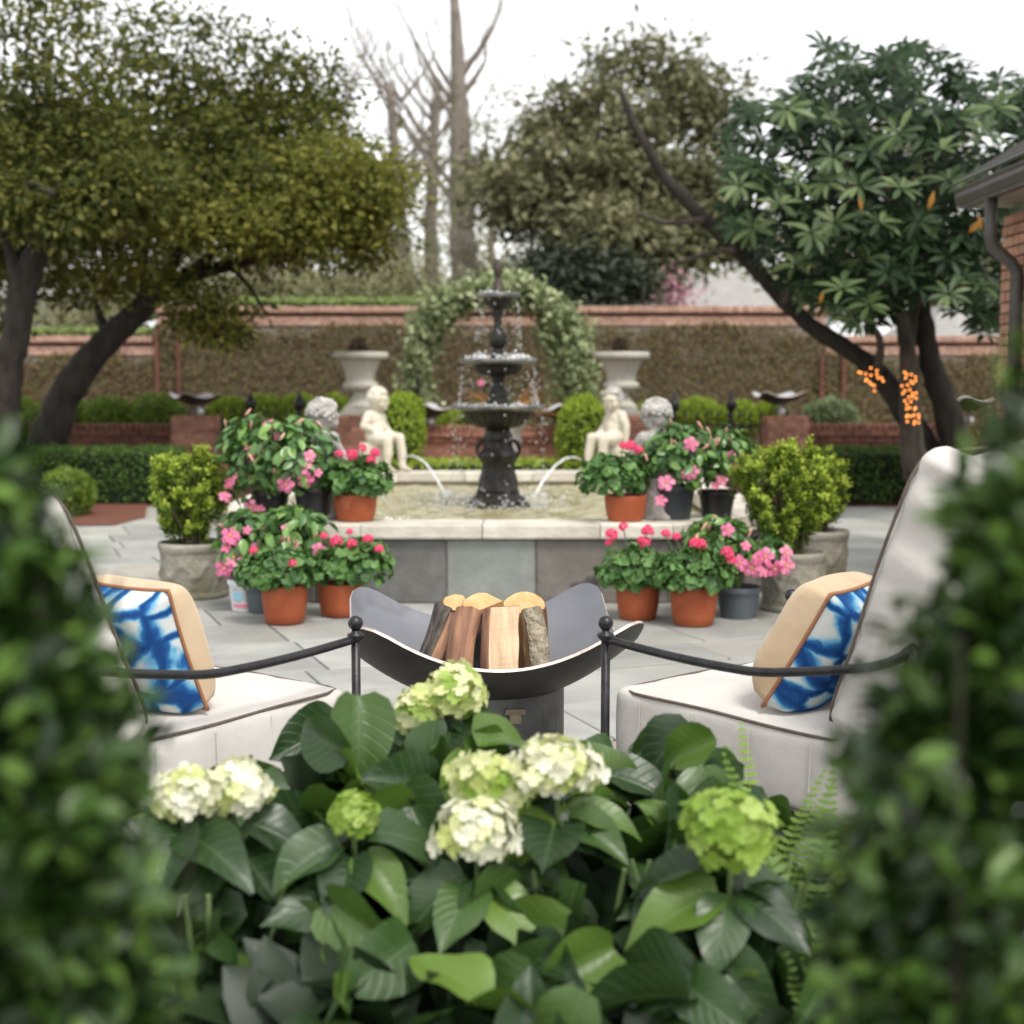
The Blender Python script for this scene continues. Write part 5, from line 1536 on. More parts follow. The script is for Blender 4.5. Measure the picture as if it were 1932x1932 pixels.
CW, CD = .78, .86
def chair(label, near_post, n_dir, near_sign, pillow, lean_deg=20, bh=.70, fwd=.0):
    n_ = Vector((n_dir[0], n_dir[1], 0)).normalized()
    lat = Vector((-n_.y, n_.x, 0))              # local +Y in the world
    inward = -lat * near_sign                   # from near arm to far arm
    org = Vector((near_post[0], near_post[1], 0)) - n_ * (CD / 2) + inward * (CW / 2)
    t = thing('lounge_chair', label, 'chair', org, math.atan2(n_.y, n_.x), 'cushioned iron lounge chairs')
    fx, bx_ = CD / 2, -CD / 2
    for s in (-1, 1):
        y = s * CW / 2
        MB().tube([(fx, y, 0), (fx, y, .615)], .0125, 12).build('front_leg', M_frame, t, smooth=True)
        f = MB().lathe([(.0125, .612), (.022, .622), (.023, .627), (.022, .631), (.012, .635), (.011, .641)], 16, (fx, y, 0), caps=False).ball((fx, y, .66), .0205, 16, 12).build('finial', M_frame, t, smooth=True)
        pts = []
        for i in range(21):
            q_ = i / 20
            x = fx + (bx_ + .0 - fx) * q_
            zz_ = .617 - .008 * math.sin(PI * min(1, q_ * 1.3)) + .09 * max(0, q_ - .6) ** 1.5 / .4
            yy = y + s * .016 * math.sin(PI * q_)
            pts.append((x, yy, zz_))
        pts += [(bx_ - .04, y * 1.0, pts[-1][2] + .014), (bx_ - .08, y * 1.0, pts[-1][2] + .034), (bx_ - .11, y * .995, pts[-1][2] + .060)]
        MB().tube([(bx_ - .02, y * .995, 0), (bx_ - .05, y * .995, .3), (bx_ - .11, y * .995, pts[-1][2])], .0125, 10).build('back_leg', M_frame, t, smooth=True)
        MB().tube(pts, .0115, 10).build('arm_rail', M_frame, t, smooth=True)
        MB().tube([(fx, y, .25), (bx_ + .03, y, .25)], .010, 8).build('side_rail', M_frame, t, smooth=True)
        MB().tube([(fx, y, .09), (bx_ + .03, y, .09)], .009, 8).build('stretcher', M_frame, t, smooth=True)
    MB().tube([(fx, -CW / 2, .25), (fx, CW / 2, .25)], .010, 8).build('front_rail', M_frame, t, smooth=True)
    MB().tube([(bx_ + .0, -CW / 2 * .8, .5), (bx_ - .15, -CW / 2 * .78, .92), (bx_ - .2, 0, .98), (bx_ - .15, CW / 2 * .78, .92), (bx_ + .0, CW / 2 * .8, .5)], .0115, 8).build('top_rail', M_frame, t, smooth=True)
    for i in range(5):
        y = (-.5 + (i + .5) / 5) * CW * .75
        MB().tube([(bx_ + .02, y, .3), (bx_ + .0, y, .62), (bx_ - .18, y, .94)], .008, 6).build('back_bar', M_frame, t, smooth=True)
    MB().box((0.02, 0, .262), (CD - .06, CW - .05, .02)).build('seat_deck', M_frame, t)
    # seat cushion
    sw, sd_, sh_ = CW - .07, CD - .06, .205
    def wr(p, a, b_, c):
        p = p + Vector((0, 0, .004 * vnoise(p, 14, 1) + .003 * vnoise(p, 27, 3)))
        if abs(c) < .9: p.y += .005 * math.sin(p.x * 23) * (1 - c * c) * math.copysign(1, b_); p.x += .004 * math.sin(p.y * 21) * (1 - c * c)
        return p
    sc_ = link('seat_cushion', cushion_mesh('seat_cushion', sw, sd_, sh_, .028, .022, wrinkle=wr), M_cush, t, loc=(.035, 0, .275 + sh_ / 2))
    for z in (sh_ / 2 - .006, -sh_ / 2 + .008): pipe_loop(sw - .006, sd_ - .006, z, .03, .0042, .002, 1).build('piping', M_pipe, sc_, smooth=True)
    for k_ in range(4):   # stitched tucks on the skirt
        for s in (-1, 1): MB().tube([(-.28 + .19 * k_, s * (sw / 2 + .008), sh_ / 2 - .02), (-.275 + .19 * k_, s * (sw / 2 + .008), -sh_ / 2 + .02)], .0016, 4).build('seam', M_cush, sc_)
    # back cushion: built flat, then stood up and leant back
    bt, bw = .23, CW - .05
    def wb(p, a, b_, c):
        # a runs up the back, c through the thickness
        puff = .004 * vnoise(p, 7, 2) + .002 * vnoise(p, 15, 5)
        p = p + Vector((0, 0, puff))
        edge = max(0, abs(b_) - .8) / .2
        if edge > 0 or abs(a) > .9:
            w_ = math.sin(p.x * 62 + 1.5 * math.sin(p.x * 17)) * .011 * (1 - .8 * c * c)
            p.y += w_ * math.copysign(1, b_) * edge
        if a > .8: p.x += .018 * math.sin(p.y * 16 + 1) * (a - .8) / .2 + .01 * math.sin(p.y * 37) * (a - .8) / .2
        return p
    lean = math.radians(lean_deg)
    bk = link('back_cushion', cushion_mesh('back_cushion', bw, bh, bt, .045, .03, 30, wb), M_cush, t)
    # local X of the cushion -> up the back, local Z -> forward
    up = Vector((-math.sin(lean), 0, math.cos(lean))); fw = Vector((math.cos(lean), 0, math.sin(lean)))
    c0 = Vector((fx - .70 + fwd, 0, .505)) + up * (bh / 2) - fw * (bt / 2)
    lat_ = fw.cross(up)
    m4 = Matrix(((up.x, lat_.x, fw.x), (up.y, lat_.y, fw.y), (up.z, lat_.z, fw.z))).to_4x4()
    bk.matrix_basis = Matrix.Translation(c0) @ m4
    for z in (bt / 2 - .012,): pipe_loop(bw + .0, bh + .0, z, .05, .0042, .003, 2).build('piping', M_pipe, bk, smooth=True)
    # throw pillow rests on the seat: a thing of its own
    lbl, pl, ps, pz, size, plean, yaw = pillow
    pos = org + n_ * (CD / 2 - ps) + inward * (pl - CW / 2)
    pt = thing('throw_pillow', lbl, 'pillow', (pos.x, pos.y, pz), 0, 'blue and tan throw pillows')
    pw, phh, pth = size
    def panel(sg):
        vs, fs = [], []
        n = 26
        for i in range(n + 1):
            for j in range(n + 1):
                a, b_ = 2 * i / n - 1, 2 * j / n - 1
                pinch = 1 - .06 * (1 - a * a) * abs(b_) ** 3 - .0
                pinch2 = 1 - .06 * (1 - b_ * b_) * abs(a) ** 3
                th_ = pth / 2 * (max(0, (1 - a ** 4) * (1 - b_ ** 4))) ** .36
                th_ += .006 * math.sin(a * 7 + b_ * 3) * (1 - a * a) * (1 - b_ * b_)
                vs.append((sg * th_, a * pw / 2 * pinch2, b_ * phh / 2 * pinch))
        for i in range(n):
            for j in range(n):
                q4 = (i * (n + 1) + j, (i + 1) * (n + 1) + j, (i + 1) * (n + 1) + j + 1, i * (n + 1) + j + 1)
                fs.append(q4 if sg > 0 else q4[::-1])
        return MB().add(vs, fs)
    panel(1).build('tan_front', M_burlap, pt, smooth=True)
    panel(-1).build('blue_back', M_shib, pt, smooth=True)
    ed = []
    for k_ in range(4):
        for i in range(26):
            a = 2 * i / 26 - 1
            pin = .0
            q_ = [(a, -1), (1, a), (-a, 1), (-1, -a)][k_]
            p1 = 1 - .06 * (1 - q_[0] ** 2) * abs(q_[1]) ** 3; p2 = 1 - .06 * (1 - q_[1] ** 2) * abs(q_[0]) ** 3
            ed.append((0, q_[0] * pw / 2 * p2, q_[1] * phh / 2 * p1))
    MB().tube(ed, .0055, 6, closed=True).build('piping', mat('rust_piping', (.30, .13, .06), (.36, .17, .09), rough=.8), pt, smooth=True)
    pt.rotation_euler = (0, -plean, math.atan2(n_.y, n_.x) + yaw)
    return t
chair('iron lounge chair with oatmeal cushions on the left, facing the fire bowl', (-.423, 3.8), (.577, .82), -1,
      ('blue tie dye throw pillow with tan front on the left chair', .27, .51, .655, (.37, .33, .22), math.radians(20), math.radians(-2)), 23, .63, .03)
chair('iron lounge chair with oatmeal cushions on the right, facing the fire bowl', (.2535, 3.8), (-.641, .769), 1,
      ('blue tie dye throw pillow with tan front on the right chair', .27, .52, .655, (.36, .34, .22), math.radians(30), math.radians(16)))
# ================================================================== TREES AND FAR PLANTING
M_bark = mat('oak_bark', (.014, .0115, .009), (.042, .034, .027), rough=.95, scale=10, detail=8, bump=1.0, bscale=16, stretch=(1, 1, .4))
M_bark_pale = mat('loquat_bark', (.035, .028, .021), (.10, .08, .062), rough=.95, scale=10, detail=8, bump=.8, bscale=18, stretch=(1, 1, .4))
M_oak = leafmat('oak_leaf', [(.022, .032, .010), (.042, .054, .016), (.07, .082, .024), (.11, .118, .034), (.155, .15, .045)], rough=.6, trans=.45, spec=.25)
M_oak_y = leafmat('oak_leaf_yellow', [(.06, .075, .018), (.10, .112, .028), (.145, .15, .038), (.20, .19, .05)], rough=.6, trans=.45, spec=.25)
M_far = leafmat('hazed_evergreen', [(.065, .07, .042), (.10, .105, .065), (.14, .14, .09), (.185, .18, .12)], rough=.7, trans=.3)  # greens paled and greyed, distance haze painted into the leaves
M_darkev = leafmat('dark_evergreen', [(.010, .016, .010), (.018, .026, .016), (.03, .04, .024)], rough=.5, trans=.15)
M_brush = leafmat('grey_brush', [(.13, .115, .085), (.19, .17, .13), (.16, .19, .09), (.25, .235, .19)], rough=.9, trans=.3)
M_redbud = leafmat('redbud', [(.32, .13, .24), (.42, .19, .33), (.5, .27, .40)], rough=.8, trans=.3)
M_farbark = mat('far_bark', (.15, .125, .105), (.26, .225, .19), rough=.95, scale=3, bump=.6, bscale=10)
def limb_px(t, pts, Y, m, name='limb', n=10, sd=0):
    """tapered wood along picture points (u, v, half width[, dY])"""
    ps, rs_ = [], []
    rg = random.Random(sd + len(pts))
    for q_ in pts:
        yy = Y + (q_[3] if len(q_) > 3 else 0)
        p = P(q_[0], q_[1], yy); p.z = max(p.z, -.05)
        ps.append(p - t.location); rs_.append(q_[2] * PX(yy))
    # finer curve with a little wander
    fp, fr = [], []
    for i in range(len(ps) - 1):
        for k_ in range(5):
            s = k_ / 5
            a, b_, c, d = ps[max(i - 1, 0)], ps[i], ps[i + 1], ps[min(i + 2, len(ps) - 1)]
            p = .5 * ((2 * b_) + (c - a) * s + (2 * a - 5 * b_ + 4 * c - d) * s * s + (3 * b_ - a - 3 * c + d) * s ** 3)
            r = rs_[i] * (1 - s) + rs_[i + 1] * s
            fp.append(p + Vector((rg.gauss(0, .06), rg.gauss(0, .06), 0)) * r); fr.append(r * rg.uniform(.93, 1.07))
    fp.append(ps[-1]); fr.append(rs_[-1])
    return MB().tube(fp, fr, n).build(name, m, t, smooth=True)
def blob_leaves(t, blobs, m, leaf, seed, name='crown', shell=.45, wid=.55, droop=-.2, thin=1.0):
    """blobs: (u, v, ru, rv, Y, n). leaves gathered in clumps so that the crown has lights, darks and gaps"""
    rg = np.random.default_rng(seed)
    pos, ax = [], []
    loc = np.array(t.location)
    for (u, v, ru, rv, Y, n) in blobs:
        c = np.array(P(u, v, Y)) - loc
        n = int(n * thin)
        rx, rz_ = ru * PX(Y), rv * PX(Y)
        ncl = max(4, n // 45)
        for _ in range(ncl):
            d = rg.normal(size=3); d /= np.linalg.norm(d)
            cc = c + d * np.array([rx, min(rx, 1.6), rz_]) * rg.uniform(shell, 1.0)
            cs = rg.uniform(.08, .26) * max(1, Y / 18)
            k_ = int(n / ncl)
            q_ = rg.normal(size=(k_, 3)) * cs * np.array([1, 1, .55])
            pos.append(cc + q_)
            a = q_ / cs + rg.normal(size=(k_, 3)) * .7 + np.array([0, 0, droop]); ax.append(a)
    pos = np.concatenate(pos); ax = np.concatenate(ax)
    ok = pos[:, 2] + loc[2] > .05
    pos, ax = pos[ok], ax[ok]
    n = len(pos)
    up = rg.normal(size=(n, 3)) * .6 + np.array([0, -.2, 1])
    return scatter(name, pos, ax, up, rg.uniform(leaf * .7, leaf * 1.3, n), rg.uniform(leaf * wid * .7, leaf * wid * 1.2, n), m, t, kind='stuff')
def tree(name, label, u, v, Y, cat='tree', group=None):
    p = P(u, v, Y)
    return thing(name, label, cat, (p.x, Y, 0), 0, group)

# leaning oak at left
oa = tree('oak_tree', 'dark oak with a trunk leaning to the right behind the left hedge', 85, 850, 16.6, group='dark oaks at left')
limb_px(oa, [(66, 900, 44), (84, 845, 36), (118, 758, 31), (158, 692, 28), (205, 640, 25), (250, 597, 23), (300, 552, 21), (352, 521, 17), (420, 503, 12), (485, 488, 10), (570, 470, 7, .3), (650, 440, 4, .5)], 16.6, M_bark, 'trunk', 14, 1)
for i, l in enumerate(([(280, 556, 17), (270, 500, 11), (263, 440, 9), (242, 395, 7), (215, 330, 5, -.4), (200, 240, 4, -.6)], [(310, 545, 14), (335, 480, 9, .3), (370, 420, 7, .5), (420, 360, 5, .7), (470, 280, 4, 1)], [(362, 518, 12), (410, 470, 8, -.4), (480, 420, 6, -.8), (560, 370, 5, -1)], [(205, 640, 14), (190, 600, 8, .2), (175, 560, 5, .3)], [(430, 500, 7), (470, 540, 4, -.3), (500, 590, 2.5, -.5)], [(330, 540, 8), (380, 580, 5, -.4), (410, 640, 3, -.6)])):
    limb_px(oa, l, 16.6, M_bark, 'limb', 8, i)
blob_leaves(oa, [(600, 340, 150, 85, 16.2, 5200), (470, 400, 140, 75, 16.0, 4600), (340, 390, 140, 70, 17.4, 3000), (660, 420, 80, 70, 16.4, 2600), (520, 465, 120, 45, 17.2, 2000), (300, 290, 180, 100, 16.5, 5000),
                 (480, 250, 180, 80, 17, 3600), (380, 570, 90, 45, 16.2, 1100), (400, 620, 55, 38, 16.0, 700), (220, 480, 90, 60, 17.2, 1300), (160, 540, 80, 55, 17.4, 900), (300, 160, 180, 70, 17, 1800), (560, 175, 130, 60, 17, 1300), (400, 90, 150, 60, 17, 1300), (250, 60, 160, 60, 17, 1200), (520, 110, 90, 40, 17, 500), (690, 470, 50, 40, 16, 500)], M_oak, .10, 21, thin=.62)
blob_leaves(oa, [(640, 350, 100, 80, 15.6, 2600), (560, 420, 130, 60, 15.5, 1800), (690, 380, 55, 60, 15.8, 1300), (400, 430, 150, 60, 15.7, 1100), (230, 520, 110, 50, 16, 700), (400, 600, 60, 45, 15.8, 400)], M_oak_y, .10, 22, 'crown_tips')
blob_leaves(oa, [(580, 350, 150, 80, 18.2, 1500), (430, 370, 150, 75, 18.2, 1500), (300, 360, 150, 80, 18.2, 1400), (300, 230, 190, 90, 18.2, 1500), (500, 240, 150, 70, 18.2, 1100)], M_oak, .17, 24, 'crown_inner', thin=.9)
# left edge oak
ob = tree('oak_tree', 'dark oak at the left edge with an upright forked trunk', 5, 850, 14.8, group='dark oaks at left')
limb_px(ob, [(-6, 900, 40), (2, 770, 32), (18, 690, 27), (32, 620, 25), (42, 550, 27), (62, 490, 23), (84, 430, 20), (104, 375, 15, .2), (130, 310, 10, .3), (150, 220, 7, .5)], 14.8, M_bark, 'trunk', 14, 3)
for i, l in enumerate(([(42, 550, 22), (28, 500, 16), (10, 440, 12, .2), (-20, 380, 9, .3), (-50, 300, 6, .4)], [(84, 430, 12), (140, 400, 7, -.3), (210, 380, 5, -.6)], [(-10, 360, 10, -.5), (60, 350, 8, -.8), (100, 365, 6, -1)])):
    limb_px(ob, l, 14.8, M_bark, 'limb', 8, i)
blob_leaves(ob, [(60, 380, 120, 70, 14.3, 3000), (150, 370, 110, 60, 14.6, 2600), (0, 330, 120, 90, 14.8, 3000), (120, 270, 150, 70, 15, 3000), (20, 460, 60, 60, 15.4, 1200), (-20, 560, 40, 80, 15.6, 600), (100, 160, 160, 80, 15, 2000), (60, 50, 160, 70, 15, 1500), (250, 350, 90, 60, 15, 1800), (60, 540, 50, 50, 16, 500)], M_oak, .10, 23, thin=.7)

blob_leaves(ob, [(60, 360, 130, 80, 16, 1300), (120, 270, 150, 80, 16, 1200), (10, 280, 100, 80, 16, 900)], M_oak, .16, 25, 'crown_inner')
# loquat at right: several trunks, whorls of long leaves
lq = tree('loquat_tree', 'many stemmed loquat with whorls of long leaves, wound with orange lights', 1745, 850, 15.0)
limb_px(lq, [(1762, 900, 30), (1748, 845, 26), (1702, 770, 22), (1655, 702, 20), (1600, 660, 17), (1540, 622, 16), (1492, 580, 15), (1440, 525, 14), (1390, 470, 14), (1330, 415, 13), (1284, 368, 12), (1248, 325, 10), (1200, 240, 8), (1170, 170, 5)], 15.0, M_bark, 'trunk', 12, 4)
limb_px(lq, [(1728, 900, 26), (1722, 845, 22), (1716, 760, 20), (1714, 685, 18), (1702, 605, 12), (1682, 515, 7), (1676, 425, 5.5), (1672, 330, 4), (1660, 220, 3)], 14.6, M_bark_pale, 'trunk', 10, 5)
limb_px(lq, [(1815, 900, 32), (1805, 850, 28), (1790, 785, 25), (1762, 705, 22), (1746, 625, 18), (1748, 560, 9), (1782, 470, 6), (1815, 410, 5), (1850, 330, 4)], 14.8, M_bark, 'trunk', 12, 6)
for i, l in enumerate(([(1714, 660, 10), (1736, 560, 7), (1746, 480, 6), (1752, 400, 5), (1745, 300, 4)], [(1715, 650, 8), (1718, 560, 6), (1708, 480, 5), (1716, 380, 4)], [(1700, 600, 7), (1650, 520, 5, -.5), (1600, 480, 4, -1)], [(1655, 702, 10), (1660, 640, 7, -.3), (1620, 590, 5, -.8)], [(1390, 470, 8), (1330, 480, 5, .3), (1270, 500, 3, .5)], [(1330, 415, 8), (1260, 420, 5, .5), (1200, 400, 3, .8)], [(1480, 570, 6), (1500, 500, 5, -.6), (1480, 430, 4, -1)])):
    limb_px(lq, l, 14.8, M_bark_pale, 'limb', 7, i)
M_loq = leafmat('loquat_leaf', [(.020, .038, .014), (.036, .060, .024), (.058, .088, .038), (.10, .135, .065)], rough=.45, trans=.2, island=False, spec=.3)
M_loq_in = leafmat('loquat_shaded', [(.008, .018, .008), (.015, .032, .014), (.024, .044, .021)], rough=.5, trans=.15, spec=.2)  # darkened loquat leaf, inner crown shade put into the colour
M_loq_old = leafmat('loquat_old_leaf', [(.30, .13, .015), (.42, .20, .025)], rough=.6, trans=.3, island=False, gain=1)
LOQ = [leaf_mesh('leaf', M_loq, L=.205, W=.056, nseg=6, fold=.35, droop=d, prof='lance', across=1, seed=i) for i, d in enumerate((.15, .3, .45))]
LOQ_OLD = leaf_mesh('leaf', M_loq_old, L=.16, W=.05, nseg=5, fold=.5, droop=.3, prof='lance', across=1, seed=9)
TL = leaf_arrays(L=1, W=.32, nseg=3, fold=.35, droop=.3, prof='lance', across=1)
rl = random.Random(31)
cent = [(1590, 545, 12.2), (1530, 440, 12.6), (1470, 385, 12.4), (1420, 430, 13), (1790, 555, 12.6), (1700, 355, 12.2), (1620, 350, 12.5), (1850, 540, 13), (1560, 345, 12.2), (1640, 575, 12.8), (1500, 500, 13.2), (1395, 350, 12.8),
        (1855, 600, 13.4), (1500, 340, 12.1), (1790, 340, 12.4), (1610, 600, 13.2), (1455, 345, 12.6), (1660, 420, 13), (1575, 420, 13), (1830, 350, 13), (1530, 560, 13.6), (1740, 430, 13.4), (1630, 490, 13.2)]
for _ in range(10): cent.append((rl.uniform(1480, 1880), rl.uniform(190, 330), rl.uniform(12, 13.5)))
cnt = 0
for (u, v, Y) in cent:
    c = P(u, v, Y) - lq.location
    ax0 = Vector((rl.gauss(0, .35), -.55 + rl.gauss(0, .25), .6)).normalized()
    xq, yq = ax0.orthogonal().normalized(), None
    yq = ax0.cross(xq)
    for k_ in range(9):
        if cnt >= 290: break
        a = k_ * 2.4
        e = xq * math.cos(a) + yq * math.sin(a)
        put_leaf(lq, rl.choice(LOQ), c + e * .02, e + ax0 * rl.uniform(.05, .5), ax0 + e * .2, rl.uniform(.75, 1.15)); cnt += 1
for (u, v, Y) in ((1853, 412, 12), (1846, 405, 12), (1762, 360, 12), (1620, 372, 12.2), (1553, 548, 12.4)):
    put_leaf(lq, LOQ_OLD, P(u, v, Y) - lq.location, Vector((rl.gauss(0, .4), -.2, -1)), Vector((0, -1, .2)), rl.uniform(.7, 1))
# the mass of leaves behind them
rg = np.random.default_rng(41)
ps_, as_, us_ = [], [], []
for _ in range(1000):
    u, v = rg.uniform(1370, 1960), rg.uniform(90, 660)
    if v < 70 + ((u - 1690) / 300) ** 2 * 170 + 40 * math.sin(u * .035): continue
    if v > np.interp(u, [1370, 1450, 1550, 1640, 1700, 1760, 1850, 1960], [410, 500, 590, 625, 560, 560, 630, 650]): continue
    Y = rg.uniform(13, 16)
    c = np.array(P(u, v, Y) - lq.location)
    a0 = np.array([rg.normal() * .4, -.4 + rg.normal() * .3, .6]); a0 /= np.linalg.norm(a0)
    xq = np.cross(a0, [1, .2, 0]); xq /= np.linalg.norm(xq); yq = np.cross(a0, xq)
    for k_ in range(9):
        a = k_ * 2.4
        e = xq * math.cos(a) + yq * math.sin(a)
        ps_.append(c + e * .02); as_.append(e + a0 * rg.uniform(0, .4)); us_.append(a0 + e * .2)
n = len(ps_)
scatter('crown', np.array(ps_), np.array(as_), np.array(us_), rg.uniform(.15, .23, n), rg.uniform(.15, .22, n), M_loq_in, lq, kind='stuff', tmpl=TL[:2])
# string lights wound on the trunks
M_bulb = bpy.data.materials.new('warm_bulb'); M_bulb.use_nodes = True
be = M_bulb.node_tree.nodes['Principled BSDF']; be.inputs['Base Color'].default_value = (.9, .4, .1, 1); be.inputs['Emission Color'].default_value = (1, .30, .06, 1); be.inputs['Emission Strength'].default_value = 1.7
BULB = MB().ball((0, 0, 0), .0105, 8, 6).mesh('bulb', True); BULB.materials.append(M_bulb)
M_wire = mat('wire_green', (.01, .015, .01), rough=.6)
def lights(label, pts, Y):
    c = P(pts[0][0], pts[0][1], Y)
    t = thing('string_lights', label, 'string lights', c, 0, 'orange string lights on the loquat')
    w = []
    for (u, v) in pts:
        p = P(u, v, Y) - c
        link('bulb', BULB, None, t, loc=p); w.append(p + Vector((0, .012, 0)))
    MB().tube(w, .003, 4).build('wire', M_wire, t)
z3 = lambda x, y: ((2000 + x / 1.443) / 1.7283, (550 + y / 1.443) / 1.7283)
lights('orange string lights on the left leaning loquat stem', [z3(x, y) for x, y in ((1155, 957), (1165, 960), (1188, 965), (1212, 938), (1212, 972), (1240, 950), (1240, 968), (1262, 985), (1270, 1000), (1245, 985), (1188, 998), (1205, 1005), (1215, 1015), (1228, 1020), (1228, 1046), (1192, 990))], 14.1)
lights('orange string lights on the middle upright loquat stem', [z3(x, y) for x, y in ((1370, 958), (1380, 968), (1402, 968), (1375, 985), (1422, 980), (1422, 998), (1400, 1000), (1408, 1010), (1358, 1022), (1385, 1018), (1372, 1045), (1395, 1040), (1362, 1058), (1408, 1058), (1425, 1055), (1390, 1075), (1372, 1092), (1408, 1072), (1425, 1080), (1400, 1095), (1382, 1110), (1395, 1125), (1380, 1130), (1422, 1125), (1418, 1132), (1385, 1160), (1400, 1165), (1415, 1160), (1437, 1157), (1380, 1168), (1437, 1172), (1383, 1190), (1418, 1188), (1437, 1195), (1415, 1200))], 14.05)

# climbing arch behind the fountain
M_arch = leafmat('pale_climber', [(.075, .105, .05), (.12, .16, .085), (.20, .24, .15), (.28, .32, .21), (.42, .44, .34)], rough=.5, trans=.25)
ar = tree('arbor_arch', 'round arch smothered in pale leafy climber behind the fountain', 940, 760, 21.0, 'arch')
path = [(792, 860), (790, 760), (786, 700), (792, 645), (815, 600), (850, 570), (895, 552), (945, 545), (995, 552), (1035, 576), (1058, 614), (1072, 650), (1082, 700), (1090, 760), (1095, 860)]
for dY in (0, .5):
    MB().tube([P(u, v, 21 + dY) - ar.location for u, v in path], .025, 8).build('hoop', M_iron, ar, smooth=True)
rg = np.random.default_rng(51)
pos = []
pl = [np.array(P(u, v, 21.2) - ar.location) for u, v in path]
for i in range(len(pl) - 1):
    dens = 1.0 if 2 <= i <= 12 else .35
    if i in (0,): dens = .12
    for _ in range(int(1150 * dens)):
        s = rg.random()
        w = .135 + .03 * math.sin(i * 2.1) + (.06 if i > 9 else 0)
        pos.append(pl[i] * (1 - s) + pl[i + 1] * s + rg.normal(size=3) * np.array([w, .2, w]) * .8)
pos = np.array(pos); n = len(pos)
scatter('climber', pos, rg.normal(size=(n, 3)) + np.array([0, 0, -.2]), rg.normal(size=(n, 3)) * .6 + np.array([0, -.3, 1]), rg.uniform(.07, .14, n), rg.uniform(.05, .09, n), M_arch, ar, kind='stuff')
for k_ in range(4): MB().tube([Vector(pl[1]) + Vector((.05 * k_, 0, -.6)), Vector(pl[2]) + Vector((.04, .02 * k_, 0)), Vector(pl[4])], .015, 6).build('vine_stem', M_bark_pale, ar, smooth=True)

# rusty straplike plant in a pale pot behind the fountain
fx_ = tree('strap_leaf_plant', 'rust orange strap leaved plant in a pale pot behind the fountain', 950, 790, 17.4, 'potted plant')
M_strap = leafmat('rust_strap', [(.28, .10, .025), (.40, .18, .05), (.50, .28, .10)], rough=.5, trans=.3, island=False)
zb = P(950, 800, 17.4).z
MB().lathe([(.16, 0), (.2, zb * .5), (.24, zb * .92), (.26, zb * .96), (.26, zb), (.22, zb)], 24).build('pot', M_urnstone, fx_, smooth=True)
rq = random.Random(8)
for i in range(22):
    a = rq.uniform(-PI, PI); L = rq.uniform(.5, .85)
    ln = leaf_mesh('strap_leaf', M_strap, L=L, W=.045, nseg=7, fold=.4, droop=rq.uniform(.3, .9), prof='lance', across=1, seed=i)
    put_leaf(fx_, ln, (0, 0, zb), (math.cos(a), math.sin(a) * .7, rq.uniform(.6, 1.8)), (0, 0, 1), 1, 'strap_leaf')
n = 420
d = rand_unit(n); d[:, 2] = np.abs(d[:, 2])
scatter('foliage', d * np.array([.42, .25, .3]) * RNG.uniform(.3, 1, n)[:, None] + np.array([-.12, -.1, zb]), d + RNG.normal(size=(n, 3)) * .5, d + np.array([0, 0, .5]), RNG.uniform(.06, .1, n), RNG.uniform(.04, .06, n), M_mand_in, fx_, kind='stuff')
link('flower', TRUMP[1], None, fx_, loc=P(908, 722, 17.1) - fx_.location, rot=(1.3, 0, 0), scale=1.15)

# beyond the wall
def far_tree(name, label, u, Y, trunk, limbs, blobs, leafm, leaf, seed, barkm=M_farbark, group='trees beyond the wall'):
    t = tree(name, label, u, 700, Y, group=group)
    limb_px(t, trunk, Y, barkm, 'trunk', 8, seed)
    for i, l in enumerate(limbs): limb_px(t, l, Y, barkm, 'limb', 6, seed + i)
    if blobs: blob_leaves(t, blobs, leafm, leaf, seed, shell=.2)
    if limbs and barkm is M_farbark:
        tw = MB(); rw = random.Random(seed)
        for l in limbs:
            for _ in range(9):
                i = rw.randrange(1, len(l)); s_ = rw.random()
                u0 = l[i - 1][0] * (1 - s_) + l[i][0] * s_; v0 = l[i - 1][1] * (1 - s_) + l[i][1] * s_
                du, dv = rw.gauss(0, 28), -abs(rw.gauss(34, 18)); dy = rw.gauss(0, .8)
                a_, b_2, c_ = P(u0, v0, Y) - t.location, P(u0 + du * .5, v0 + dv * .6, Y + dy * .5) - t.location, P(u0 + du, v0 + dv * 1.4, Y + dy) - t.location
                w0 = .9 * PX(Y)
                tw.tube([a_, b_2, c_], [w0, w0 * .6, w0 * .25], 4, cap=False)
        o = tw.build('twigs', barkm, t)
    return t
rt = random.Random(77)
def bare_limbs(u, v0, v1, hw, n):
    out = []
    for _ in range(n):
        f = rt.random(); v = v0 + (v1 - v0) * f; s = rt.choice((-1, 1)); L = rt.uniform(40, 130)
        out.append([(u, v, hw * .45), (u + s * L * .4, v - L * .5, hw * .3), (u + s * L * .8, v - L * 1.2, hw * .16), (u + s * L * rt.uniform(.6, 1.3), v - L * 2, hw * .07)])
    return out
far_tree('bare_tree', 'thick brown bare trunk beyond the wall just left of the fountain top', 876, 36, [(880, 760, 30), (878, 560, 26), (874, 450, 24), (870, 340, 22), (868, 200, 16), (860, 40, 10), (850, -120, 5)], bare_limbs(870, 420, 120, 18, 12), [(890, 420, 90, 120, 36, 700), (900, 250, 120, 120, 36, 900)], M_brush, .12, 61)
far_tree('bare_tree', 'pale slender bare trunk beyond the wall right of the oak crown', 812, 40, [(812, 760, 16), (815, 560, 14), (812, 420, 12), (818, 300, 10), (826, 150, 6)], bare_limbs(815, 460, 180, 10, 12), [(810, 440, 60, 120, 40, 500), (810, 300, 70, 90, 40, 350)], M_brush, .12, 62)
